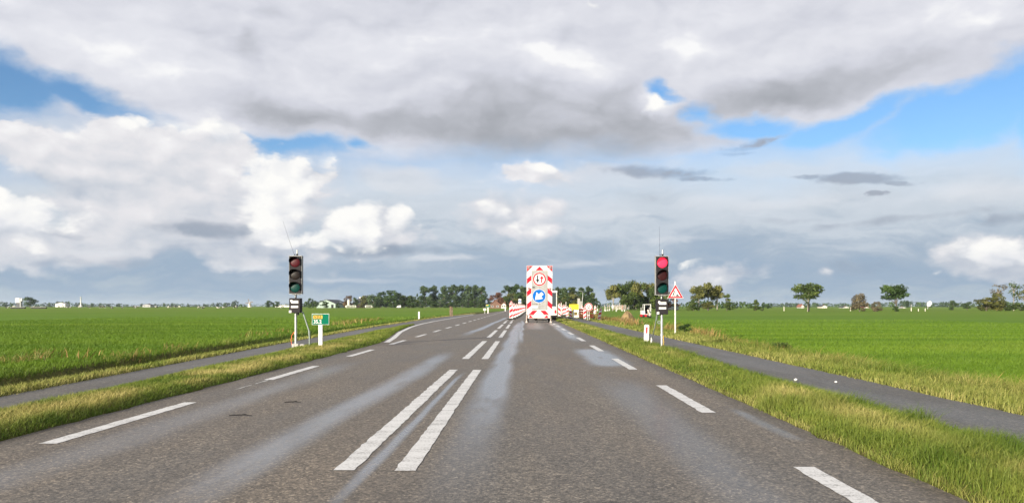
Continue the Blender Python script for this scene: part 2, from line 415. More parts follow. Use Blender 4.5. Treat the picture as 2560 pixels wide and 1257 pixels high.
def text_part(name, txt, size, m, parent, loc, sx=1.0, thick=.0015, bold=.0):
    cu = D.curves.new(name, 'FONT'); cu.body = txt; cu.size = size; cu.extrude = thick; cu.offset = bold
    cu.align_x = 'LEFT'; cu.align_y = 'BOTTOM_BASELINE'
    t = D.objects.new(name, cu); COL.objects.link(t)
    me = D.meshes.new_from_object(t.evaluated_get(bpy.context.evaluated_depsgraph_get()))
    D.objects.remove(t); D.curves.remove(cu)
    me.materials.clear(); me.materials.append(m)
    o = D.objects.new(name, me); COL.objects.link(o); o.parent = parent
    o.location = loc; o.rotation_euler = (R(90), 0, 0); o.scale = (sx, 1, 1)
    return o

# ------------------------------------------------------------------ ground plan
ROAD_R, ROAD_L = 2.85, -4.85
PL = [(-40, -6.6), (5, -7.0), (10.6, -7.25), (15.6, -7.55), (25.5, -8.1), (46, -8.95), (77, -9.3), (100, -9.1), (125, -8.0), (160, -6.4), (210, -5.4), (400, -5.2), (1600, -5.2)]
PR = [(-40, -5.5), (5, -5.9), (10.6, -6.1), (20, -6.55), (29, -6.95), (36, -7.25), (45, -7.35), (1600, -7.35)]
RE = [(-40, ROAD_L), (26, ROAD_L), (30, -5.25), (37, -6.1), (45.5, -6.85), (52, -7.25), (63, -7.5), (100, -7.45), (125, -7.0), (160, -6.0), (200, -5.2), (400, -5.0), (1600, -5.0)]
def itp(tab, y): return np.interp(y, [a for a, _ in tab], [b for _, b in tab])
FIELD = -0.34                  # level of the right meadow
FIELDL = -0.03                 # level of the left meadow
def fbase(px): return FIELDL if px < VX else FIELD
def height(x, y):
    x = np.asarray(x, float); y = np.asarray(y, float)
    pl = itp(PL, y); pr = itp(PR, y); re = itp(RE, y)
    u = x - pl
    zl = np.interp(u, [-1e5, -2.9, -2.25, -2.0, -1.7, -1.4, -.8, -.25, 0], [FIELDL, FIELDL, FIELDL - .06, -.34, -.50, -.40, -.16, .02, .0])
    zr = np.interp(x, [ROAD_R, ROAD_R + .25, 3.6, 4.15, 5.6, 6.0, 7.0, 7.9, 8.3, 8.8, 9.2, 1e5], [0, .05, .09, .02, 0, .03, -.05, -.42, -.85, -.85, FIELD, FIELD])
    z = np.where(x < pl, zl, np.where(x > ROAD_R, zr, 0.0))
    v = np.clip((x - pr) / np.maximum(re - pr, .05), 0, 1)
    verge = (x > pr) & (x < re) & (re - pr > .15)
    z = np.where(verge, .06 * np.minimum(1, np.minimum(v, 1 - v) * 5), z)
    sheet = ((x >= pl) & (x <= pr)) | ((x >= re) & (x <= ROAD_R)) | ((x >= 4.15) & (x <= 5.6)) | ((re - pr <= .15) & (x > pl) & (x < ROAD_R))
    z = np.where(sheet, np.where(x > ROAD_R, .0, -.06), z)
    return z

def grid_obj(name, xs, ys, zf, m):
    X, Y = np.meshgrid(xs, ys); Z = zf(X, Y)
    n, k = X.shape
    co = np.stack([X, Y, Z], -1).reshape(-1, 3)
    i = (np.arange(n - 1)[:, None] * k + np.arange(k - 1)[None]).reshape(-1)
    f = np.stack([i, i + 1, i + k + 1, i + k], -1)
    me = D.meshes.new(name)
    me.vertices.add(len(co)); me.vertices.foreach_set('co', co.astype(np.float32).ravel())
    me.loops.add(f.size); me.loops.foreach_set('vertex_index', f.astype(np.int32).ravel())
    me.polygons.add(len(f)); me.polygons.foreach_set('loop_start', np.arange(0, f.size, 4, dtype=np.int32))
    me.update(calc_edges=True); me.validate()
    me.polygons.foreach_set('use_smooth', np.ones(len(f), bool))
    me.materials.append(m)
    o = D.objects.new(name, me); COL.objects.link(o)
    return o

def ground_mat():
    m = D.materials.new('meadow'); m.use_nodes = True
    s = NT(m.node_tree); b = s.n['Principled BSDF']
    pos = s.node('ShaderNodeNewGeometry').outputs['Position']
    x, y, z = s.sep(pos)
    st = s.noise(s.mapv(pos, rot=(0, 0, R(-6)), scale=(.03, .30, 1)), 1.0, 5, .62)      # mowing swathes across the fields
    st2 = s.noise(s.mapv(pos, rot=(0, 0, R(3)), scale=(.012, .05, 1)), 1.0, 4, .6)
    fn = s.noise(pos, 9.0, 5, .7)
    md = s.noise(pos, .7, 4, .6)
    k = s.m('ADD', s.m('MULTIPLY', st, .55), s.m('ADD', s.m('MULTIPLY', fn, .30), s.m('ADD', s.m('MULTIPLY', md, .18), s.m('MULTIPLY', st2, .35))))
    near = s.ramp(k, [(.42, (0.04292, 0.0961, 0.00663, 1)), (.58, (0.07554, 0.1529, 0.009945, 1)), (.70, (0.09872, 0.1835, 0.01437, 1)), (.88, (0.1331, 0.2053, 0.0221, 1))])
    far = s.ramp(k, [(.42, (0.06783, 0.1285, 0.00884, 1)), (.66, (0.1037, 0.1671, 0.01216, 1)), (.9, (0.1317, 0.1842, 0.01989, 1))])
    dist = s.m('SQRT', s.m('ADD', s.m('MULTIPLY', x, x), s.m('MULTIPLY', y, y)))
    col = s.mix(s.mr(dist, 25, 300), near, far)
    # bare strip right beside road and path: thatch and soil between the blades
    soil = s.ramp(s.noise(pos, 5, 5, .7), [(.3, (.035, .04, .012, 1)), (.5, (.085, .085, .022, 1)), (.7, (.14, .115, .04, 1))])
    inner = s.m('MULTIPLY', s.mr(x, -11.0, -10.2), s.mr(x, 8.9, 8.2))
    col = s.mix(s.m('MULTIPLY', inner, s.mr(y, 220, 120)), col, soil)
    s.put(b.inputs['Base Color'], col)
    b.inputs['Roughness'].default_value = .9; b.inputs['Specular IOR Level'].default_value = .1
    bp = s.node('ShaderNodeBump'); bp.inputs['Strength'].default_value = .9; bp.inputs['Distance'].default_value = .06
    s.put(bp.inputs['Height'], s.m('ADD', s.noise(pos, 14, 4, .7), s.m('MULTIPLY', st, .8))); s.l.new(bp.outputs[0], b.inputs['Normal'])
    return m
xs = np.unique(np.concatenate([np.arange(-16, 12.01, .14), -np.geomspace(16, 6000, 36), np.geomspace(12, 6000, 36)]))
ys = np.unique(np.concatenate([[-6000, -2000, -600, -200, -80, -40, -20], np.arange(-8, 70, .8), np.arange(70, 240, 5), np.geomspace(240, 6000, 30)]))
tag(grid_obj('ground', xs, ys, height, ground_mat()), kind='structure')

# ------------------------------------------------------------------ asphalt
def asphalt_mat(name, base, wet):
    m = D.materials.new(name); m.use_nodes = True
    s = NT(m.node_tree); b = s.n['Principled BSDF']
    pos = s.node('ShaderNodeNewGeometry').outputs['Position']
    x, y, z = s.sep(pos)
    ag = s.noise(pos, 48.0, 4, .75)
    cell = s.voro(pos, 64.0, 'Color'); cr = s.sep(cell)[0]
    cell2 = s.voro(pos, 34.0, 'Color'); cr2 = s.sep(cell2)[1]
    big = s.noise(s.mapv(pos, scale=(1.0, .22, 1)), 1.4, 5, .6)
    big2 = s.noise(s.mapv(pos, scale=(.5, .06, 1)), 1.0, 4, .6)
    k = s.m('ADD', s.m('ADD', s.m('MULTIPLY', ag, .46), s.m('MULTIPLY', cr, .30)), s.m('ADD', s.m('MULTIPLY', cr2, .16), s.m('MULTIPLY', big, .22)))
    def bb(f, w=(1, 1, 1)): return (base[0] * f * w[0], base[1] * f * w[1], base[2] * f * w[2], 1)
    col = s.ramp(k, [(.30, bb(.42)), (.50, bb(.78)), (.60, bb(1.05)), (.72, bb(1.55, (1.05, 1, .93))), (.84, bb(2.9, (1.02, 1, .95)))])
    col = s.mix(s.mr(big2, .35, .7, 0, .55), col, s.mix(1.0, col, (1.12, 1.0, .86, 1), 'MULTIPLY'))
    wetf = None
    if wet:
        wob = s.m('MULTIPLY', s.m('SUBTRACT', s.noise(s.mapv(pos, scale=(.6, .10, 1)), 1.0, 3, .55), .5), .5)
        for (x0, x1, hw, y0, y1, w) in ((-.50, -.24, .34, 3.0, 64.0, 1.0), (-2.18, -2.0, .34, 3.0, 22.0, .58), (-2.5, -1.7, .30, 30.0, 90.0, .8), (1.5, 1.55, .50, 3.0, 14.0, .27), (1.85, 1.95, .62, 15.5, 23.0, 1.1),
                                         (2.0, 2.2, .42, 26.0, 60.0, .85), (-1.14, -1.14, .07, 4.0, 15.0, .8), (-3.75, -3.75, .45, 3.0, 18.0, .26), (2.52, 2.52, .12, 7.0, 9.5, .4), (-.1, .0, .16, 24.0, 70.0, .9), (.75, .8, .8, 40., 60., .3)):
            cx = s.mr(y, y0, y1, x0, x1, False)
            g = s.mr(s.m('ABSOLUTE', s.m('SUBTRACT', s.m('ADD', x, wob), cx)), hw, hw * .15)
            e = s.m('MULTIPLY', s.mr(y, y0, y0 + (y1 - y0) * .18), s.mr(y, y1, y1 - (y1 - y0) * .25))
            t = s.m('MULTIPLY', s.m('MULTIPLY', g, e), w)
            wetf = t if wetf is None else s.m('MAXIMUM', wetf, t)
        patch = s.noise(s.mapv(pos, scale=(2.2, .45, 1)), 1.0, 5, .65)
        wetf = s.m('MULTIPLY', wetf, s.mr(patch, .26, .54, .55, 1.45), clamp=True)
        grain = s.mr(s.m('ADD', ag, s.m('MULTIPLY', cr, .25)), .45, .85, 1.0, .62)
        wetf = s.m('MULTIPLY', wetf, grain, clamp=True)
        col = s.mix(wetf, col, s.mix(1.0, col, (.55, .56, .58, 1), 'MULTIPLY'))
        dark_spot = s.m('MULTIPLY', s.mr(s.vm('LENGTH', s.mapv(pos, (.5, 4.75, 0), (0, 0, 0), (.28, .22, 1), 'TEXTURE')), 1.0, .35), s.mr(s.noise(pos, 9, 3, .6), .35, .6, .4, 1))  # soft-edged dark spot mixed into the road colour just ahead of the camera
        col = s.mix(dark_spot, col, (.018, .017, .018, 1))
        rough = s.mix(wetf, s.mix(s.mr(big, .3, .7), (.60, .60, .60, 1), (.74, .74, .74, 1)), (.24, .24, .24, 1))
        damp = s.m('MAXIMUM', s.mr(x, ROAD_R - .35, ROAD_R), s.mr(x, ROAD_L + .40, ROAD_L))
        damp = s.m('MULTIPLY', damp, s.mr(s.noise(s.mapv(pos, scale=(2, .6, 1)), 1.5, 4, .6), .35, .65, .25, .8))
        damp = s.m('MULTIPLY', damp, s.mr(y, 27.0, 26.0, .0, 1.0))
        col = s.mix(damp, col, s.mix(1.0, col, (.50, .46, .38, 1), 'MULTIPLY'))
        s.put(b.inputs['Coat Weight'], wetf); b.inputs['Coat Roughness'].default_value = .25; b.inputs['Coat IOR'].default_value = 1.36
        s.put(b.inputs['Roughness'], rough)
        s.put(b.inputs['Specular IOR Level'], s.m('ADD', .26, s.m('MULTIPLY', wetf, .45)))
    else:
        s.put(b.inputs['Roughness'], s.mr(s.noise(s.mapv(pos, scale=(.8, .15, 1)), 1.0, 4, .6), .35, .65, .50, .70))
    s.put(b.inputs['Base Color'], col)
    bp = s.node('ShaderNodeBump'); bp.inputs['Distance'].default_value = .012
    s.put(bp.inputs['Strength'], s.m('SUBTRACT', .75, s.m('MULTIPLY', wetf, .72)) if wet else .6)
    s.put(bp.inputs['Height'], s.m('ADD', ag, s.m('MULTIPLY', cr, .5))); s.l.new(bp.outputs[0], b.inputs['Normal'])
    return m
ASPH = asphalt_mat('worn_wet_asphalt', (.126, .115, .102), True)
ASPH2 = asphalt_mat('cycle_path_asphalt', (.082, .079, .073), False)

def strip(name, tabL, tabR, ys, z, m, jag=0.0):
    mb = MB(); n = len(ys); k = 9
    L = itp(tabL, ys); Rr = itp(tabR, ys)
    jl = RNG.normal(0, jag, n) if jag else np.zeros(n); jr = RNG.normal(0, jag, n) if jag else np.zeros(n)
    vs = []
    for i, yy in enumerate(ys):
        for j in range(k): vs.append((L[i] + jl[i] + (Rr[i] + jr[i] - L[i] - jl[i]) * j / (k - 1), yy, z))
    mb.add(vs, [(i * k + j, i * k + j + 1, (i + 1) * k + j + 1, (i + 1) * k + j) for i in range(n - 1) for j in range(k - 1)])
    return mb.build(name, m)
rys = np.unique(np.concatenate([np.arange(-20, 60, .35), np.arange(60, 240, 3), np.geomspace(240, 1500, 24)]))
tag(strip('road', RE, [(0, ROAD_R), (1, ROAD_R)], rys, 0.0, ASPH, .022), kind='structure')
lys = np.unique(np.concatenate([np.arange(-20, 60, .4), np.arange(60, 140, 3)]))
PRx = [(a, max(b, -99)) for a, b in PR]
tag(strip('cycle_path', PL, [(-40, -5.5), (5, -5.9), (10.6, -6.1), (20, -6.55), (29, -6.95), (36, -7.2), (45, -6.9), (60, -7.0), (140, -6.2)], lys, -.006, ASPH2, .02), kind='structure')
tag(strip('cycle_path', [(0, 4.15), (1, 4.15)], [(0, 5.6), (1, 5.6)], np.unique(np.concatenate([np.arange(-20, 60, .4), np.arange(60, 90, 2)])), .032, ASPH2, .02), kind='structure')

# road paint
def paint_mat():
    m = D.materials.new('road_paint'); m.use_nodes = True
    s = NT(m.node_tree); b = s.n['Principled BSDF']
    pos = s.node('ShaderNodeNewGeometry').outputs['Position']
    n = s.m('ADD', s.m('MULTIPLY', s.noise(pos, 40, 4, .75), .6), s.m('MULTIPLY', s.noise(s.mapv(pos, scale=(.6, 2.2, 1)), 3, 4, .6), .4))
    s.put(b.inputs['Base Color'], s.ramp(n, [(.35, (.12, .11, .10, 1)), (.42, (.33, .32, .30, 1)), (.50, (.55, .54, .52, 1)), (.75, (.66, .65, .63, 1))]))
    b.inputs['Roughness'].default_value = .5
    bp = s.node('ShaderNodeBump'); bp.inputs['Strength'].default_value = .4; bp.inputs['Distance'].default_value = .006
    s.put(bp.inputs['Height'], n); s.l.new(bp.outputs[0], b.inputs['Normal'])
    return m
PAINT = paint_mat()
def dash(mb, xa, xb, y0, y1, z=.004, dx=0.0, jag=.004):
    k = max(2, int((y1 - y0) / .12)) if y1 < 45 else 2
    ys_ = np.linspace(y0, y1, k + 1)
    vs = []
    for i, yy in enumerate(ys_):
        t = i / k
        a = RNG.normal(0, jag, 2) if y1 < 45 else (0, 0)
        vs += [(xa + dx * t + a[0], yy, z), (xb + dx * t + a[1], yy, z)]
    mb.add(vs, [(2 * i, 2 * i + 1, 2 * i + 3, 2 * i + 2) for i in range(k)])
mk = MB()
for i in range(-1, 26):
    y0 = 5.85 + 12.35 * i
    if i > 8 and i % 1: continue
    dash(mk, -1.445, -1.28, y0, y0 + 9.25, jag=.006); dash(mk, -.975, -.815, y0 - .02, y0 + 9.2, jag=.004)
for i in range(-2, 36):
    y0 = 9.0 + 6.15 * i
    dash(mk, 2.10, 2.265, y0, y0 + 3.12)
for i in range(-2, 36):
    y0 = 6.98 + 6.05 * i
    dash(mk, -4.40, -4.235, y0, y0 + 3.0)
# worn ghost of an older edge line between the first two dashes, and the edge line of the widened part
for (a, b_) in ((11.5, 12.2), (12.35, 12.95)): dash(mk, -4.32, -4.30, a, b_, jag=.008)
tag(mk.build('road_markings', PAINT), kind='structure')
el = MB(); vs = []
ely = [26.5, 28, 30, 33, 37, 41, 45.5, 50, 55, 63, 75, 90, 110]
for yy in ely:
    xx = float(itp(RE, yy)); vs += [(xx + .10, yy, .0045), (xx + .30, yy, .0045)]
el.add(vs, [(2 * i, 2 * i + 1, 2 * i + 3, 2 * i + 2) for i in range(len(ely) - 1)])
tag(el.build('edge_line', PAINT), kind='structure')

# ------------------------------------------------------------------ grass blades
def blades(name, x, y, z, h, w, lean, tint, dry, m):
    n = len(x)
    ang = RNG.uniform(0, 2 * np.pi, n)
    ca, sa = np.cos(ang) * w * .5, np.sin(ang) * w * .5
    la = RNG.uniform(0, 2 * np.pi, n); lr = np.abs(RNG.normal(0, .85, n)) * h
    lx = np.cos(la) * lr + lean[0] * h; ly = np.sin(la) * lr + lean[1] * h
    co = np.empty((n, 5, 3), np.float32)
    co[:, 0] = np.stack([x - ca, y - sa, z - .01], -1); co[:, 1] = np.stack([x + ca, y + sa, z - .01], -1)
    mx, my, mz = x + lx * .38, y + ly * .38, z + h * .58
    co[:, 2] = np.stack([mx + ca * .75, my + sa * .75, mz], -1); co[:, 3] = np.stack([mx - ca * .75, my - sa * .75, mz], -1)
    co[:, 4] = np.stack([x + lx, y + ly, z + h * .95], -1)
    b = (np.arange(n) * 5)[:, None]
    lo = np.concatenate([b + 0, b + 1, b + 2, b + 3, b + 3, b + 2, b + 4], 1).astype(np.int32)
    me = D.meshes.new(name)
    me.vertices.add(n * 5); me.vertices.foreach_set('co', co.ravel())
    me.loops.add(n * 7); me.loops.foreach_set('vertex_index', lo.ravel())
    st_ = np.stack([np.arange(n) * 7, np.arange(n) * 7 + 4], -1).astype(np.int32).ravel()
    me.polygons.add(n * 2); me.polygons.foreach_set('loop_start', st_)
    me.update(calc_edges=True)
    for nm, a in (('tint', tint), ('dry', dry)):
        at = me.attributes.new(nm, 'FLOAT', 'POINT'); at.data.foreach_set('value', np.repeat(a, 5).astype(np.float32))
    me.materials.append(m)
    o = D.objects.new(name, me); COL.objects.link(o)
    return o
def grass_mat(name, g_lo, g_hi, d_lo, d_hi):
    m = D.materials.new(name); m.use_nodes = True
    s = NT(m.node_tree); b = s.n['Principled BSDF']
    t = s.node('ShaderNodeAttribute', attribute_name='tint').outputs['Fac']
    d = s.node('ShaderNodeAttribute', attribute_name='dry').outputs['Fac']
    c = s.mix(d, s.mix(t, g_lo + (1,), g_hi + (1,)), s.mix(t, d_lo + (1,), d_hi + (1,)))
    s.put(b.inputs['Base Color'], c)
    b.inputs['Roughness'].default_value = .6; b.inputs['Specular IOR Level'].default_value = .25
    tr = s.node('ShaderNodeBsdfTranslucent'); s.put(tr.inputs[0], c)
    mx = s.node('ShaderNodeMixShader'); mx.inputs[0].default_value = .3
    s.l.new(b.outputs[0], mx.inputs[1]); s.l.new(tr.outputs[0], mx.inputs[2]); s.l.new(mx.outputs[0], s.n['Material Output'].inputs[0])
    return m
GR = grass_mat('verge_grass', (0.06525, 0.1161, 0.009), (0.2044, 0.2365, 0.0405), (0.2958, 0.2494, 0.0675), (0.5568, 0.4558, 0.189))
GF = grass_mat('meadow_grass', (0.06013, 0.1267, 0.00663), (0.1295, 0.2097, 0.01547), (0.1086, 0.1398, 0.01657), (0.167, 0.1835, 0.03315))

def vnoise(x, y, sc, seed):
    r = np.random.default_rng(seed); g = r.random((64, 64))
    u, v = x * sc, y * sc
    i, j = np.floor(u).astype(int), np.floor(v).astype(int); fu, fv = u - i, v - j
    fu, fv = fu * fu * (3 - 2 * fu), fv * fv * (3 - 2 * fv)
    q = lambda a, b_: g[a % 64, b_ % 64]
    return (q(i, j) * (1 - fu) + q(i + 1, j) * fu) * (1 - fv) + (q(i, j + 1) * (1 - fu) + q(i + 1, j + 1) * fu) * fv
def fbm(x, y, sc, seed): return vnoise(x, y, sc, seed) * .55 + vnoise(x, y, sc * 2.3, seed + 1) * .3 + vnoise(x, y, sc * 5.1, seed + 2) * .15

def scatter(fl, fr, y0, y1, dens):
    """random points between curves fl(y) and fr(y); density per m2 falls with distance"""
    X, Y = [], []
    e = y0
    while e < y1:
        e2 = min(y1, e * 1.12 + .2)
        mid = (e + e2) / 2; wd = float(fr(mid) - fl(mid))
        if wd > .02:
            n = int(dens(mid) * wd * (e2 - e))
            yy = RNG.uniform(e, e2, n); t = RNG.random(n)
            X.append(fl(yy) + (fr(yy) - fl(yy)) * t); Y.append(yy)
        e = e2
    return np.concatenate(X), np.concatenate(Y)
def mask(x, y, k):
    return x[k], y[k]

def verge_grass():
    # left verge, between road and cycle path
    dn = lambda y: 3800 * min(1.0, (8.5 / y) ** 1.7)
    x, y = scatter(lambda q: itp(PR, q) - .03, lambda q: itp(RE, q) + .03, 5.2, 52, dn)
    re, pr = itp(RE, y), itp(PR, y)
    k = re - pr > .12; x, y, re, pr = x[k], y[k], re[k], pr[k]
    z = height(x, y); t = (x - pr) / (re - pr)
    nb = fbm(x, y, .55, 3); nf = fbm(x, y, 1.6, 9)
    band = np.exp(-((t - .62) / .24) ** 2) * np.clip((30 - y) / 8, 0, 1)
    dry = np.clip(band * 1.4 * (nb * 1.5 - .22) + (nf - .55) * 1.9 + .06, 0, 1) * RNG.uniform(.35, 1.0, len(x))
    edge = np.clip((re - x) / .25, 0, 1)
    h = (.045 + .060 * nb ** 1.5) * (.55 + .45 * edge) * RNG.uniform(.5, 1.35, len(x)); w = np.clip(.0018 + y * .00042, .0026, .03) * RNG.uniform(.6, 1.4, len(x))
    tint = np.clip(RNG.random(len(x)) * .75 + (fbm(x, y, .9, 21) - .4) * .8, 0, 1) * (.35 + .65 * np.clip((re - x) / .35, 0, 1))
    tint = np.clip(tint + (vnoise(x, y, 5.0, 161) - .5) * .5, 0, 1)
    A = (x, y, z, h, w, tint, np.where(edge < .9, dry * edge, dry))
    # right verge
    x, y = scatter(lambda q: np.full_like(np.asarray(q, float), ROAD_R - .04), lambda q: np.full_like(np.asarray(q, float), 4.20), 3.6, 75, lambda q: 4400 * min(1.0, (7.0 / q) ** 1.7))
    z = height(x, y); t = (x - ROAD_R) / 1.3
    nb = fbm(x, y, .6, 33); nf = fbm(x, y, 1.7, 39)
    band = np.exp(-((t - .55) / .24) ** 2)
    dry = np.clip(band * (nb * 1.2 - .2) + (nf - .6) * 1.3 + .0 + np.clip((y - 32) / 25, 0, .35), 0, 1) * RNG.uniform(.3, 1.0, len(x))
    dry = np.maximum(dry, np.where((t < .06), RNG.uniform(.0, .55, len(x)), 0))
    h = (.045 + .075 * nb ** 1.5 + .06 * np.clip(t - .6, 0, 1)) * RNG.uniform(.5, 1.4, len(x)) * (.6 + .4 * np.clip(t / .2, 0, 1)); w = np.clip(.0018 + y * .00042, .0026, .03) * RNG.uniform(.6, 1.4, len(x))
    tint = np.clip(RNG.random(len(x)) * .8 + (fbm(x, y, .9, 51) - .38) * .8 - .30 * np.clip((t - .72) * 4, 0, 1), 0, 1)
    tint = np.clip(tint + (vnoise(x, y, 5.5, 141) - .5) * .55, 0, 1)
    tuft = np.clip((fbm(x, y, 1.1, 131) - .58) * 5, 0, 1)
    h = h * (1 + .9 * tuft); tint = tint * (1 - .55 * tuft); dry = dry * (1 - .7 * tuft)
    B = (x, y, z, h, w, tint, dry)
    # strip beyond the left path down to the ditch
    x, y = scatter(lambda q: itp(PL, q) - 1.35, lambda q: itp(PL, q) + .03, 9, 130, lambda q: 1100 * min(1.0, (13 / q) ** 1.75))
    z = height(x, y); u = itp(PL, y) - x; nb = fbm(x, y, .5, 63)
    dry = np.clip(.28 + (nb - .45) * 1.2 + np.where(u < .12, .3, 0) + np.clip((u - .9) * .8, 0, .45) * (nb > .5), 0, 1) * RNG.uniform(.3, 1, len(x))
    h = (.06 + .05 * nb + .05 * np.clip(u - .6, 0, .8)) * RNG.uniform(.5, 1.4, len(x)); w = np.clip(.0035 + y * .0006, .006, .05) * RNG.uniform(.6, 1.4, len(x))
    tint = np.clip(RNG.random(len(x)) * .8 + .15 - .35 * np.clip(u - .7, 0, 1), 0, 1)
    C = (x, y, z, h, w, tint, dry)
    # strip beyond the right path down to the ditch
    x, y = scatter(lambda q: np.full_like(np.asarray(q, float), 5.57), lambda q: np.full_like(np.asarray(q, float), 8.0), 7, 130, lambda q: 1000 * min(1.0, (10 / q) ** 1.75))
    z = height(x, y); u = x - 5.6; nb = fbm(x, y, .5, 73)
    dry = np.clip(.20 + (nb - .45) * 1.0 + np.where(u < .1, .25, 0) + np.clip((u - 1.0) * .6, 0, .5) * np.clip((nb - .5) * 4, -.3, 1), 0, 1) * RNG.uniform(.2, 1, len(x))
    h = (.08 + .06 * nb + .22 * np.clip(u - .9, 0, 1.2)) * RNG.uniform(.5, 1.4, len(x)); w = np.clip(.0035 + y * .0006, .006, .05) * RNG.uniform(.6, 1.4, len(x))
    tint = np.clip(RNG.random(len(x)) * .85 + .1 - .45 * np.clip(u - .8, 0, 1) + (vnoise(x, y, 3.5, 151) - .5) * .6, 0, 1)
    E = (x, y, z, h, w, tint, dry)
    x, y = scatter(lambda q: itp(PL, q) - 2.45, lambda q: itp(PL, q) - 1.5, 9, 120, lambda q: 520 * min(1.0, (13 / q) ** 1.75))
    z = height(x, y); nb = fbm(x, y, .7, 93)
    k = RNG.random(len(x)) < np.clip(nb * 2 - .35, .1, 1); x, y, z, nb = x[k], y[k], z[k], nb[k]
    G = (x, y, z, (.10 + .16 * nb) * RNG.uniform(.5, 1.3, len(x)), np.clip(.0022 + y * .00045, .005, .04) * RNG.uniform(.6, 1.4, len(x)), np.clip(RNG.random(len(x)) * .6, 0, 1), np.clip((nb - .6) * 2, 0, .6) * RNG.random(len(x)))
    x, y, z, h, w, tint, dry = [np.concatenate(q) for q in zip(A, B, C, E, G)]
    o = blades('verge_grass', x, y, z, h, w, (.16, .10), tint, dry, GR)
    tag(o, 'green and yellowed grass of the verges along the road and the cycle paths', 'grass', kind='stuff')
verge_grass()

def meadow():
    P = []
    for side in (-1, 1):
        if side < 0:
            fl = lambda q: np.maximum(-.72 * np.asarray(q, float) - 1.5, itp(PL, q) - 36.0); fr = lambda q: itp(PL, q) - 2.2
            y0 = 13
        else:
            fl = lambda q: np.full_like(np.asarray(q, float), 9.0); fr = lambda q: np.minimum(.70 * np.asarray(q, float) + 1.5, 46.0)
            y0 = 13
        x, y = scatter(fl, fr, y0, 95, lambda q: 900 * min(1.0, (15 / q) ** 1.9) * min(1.0, max(0.0, (95 - q) / 45)))
        P.append((x, y))
    x, y = [np.concatenate(q) for q in zip(*P)]
    z = height(x, y); nb = fbm(x, y, .35, 83); row = vnoise(x * .05, y, .42, 91)
    h = (.05 + .06 * nb) * RNG.uniform(.5, 1.4, len(x)); w = np.clip(.003 + y * .0004, .006, .035) * RNG.uniform(.7, 1.4, len(x))
    tint = np.clip(RNG.random(len(x)) * .45 + .28 + (row - .5) * .9, 0, 1)
    o = blades('meadow_grass', x, y, z, h, w, (.16, .1), tint, np.clip((fbm(x, y, .2, 87) - .55) * 1.2, 0, .5) * RNG.random(len(x)), GF)
    tag(o, 'short lush green grass of the meadows on both sides of the road', 'grass', kind='stuff')
meadow()

# ================================================================== OBJECTS
def gz(x, y): return float(height(np.array([x]), np.array([y]))[0])
def fm(m_, *a): return m_(*a)

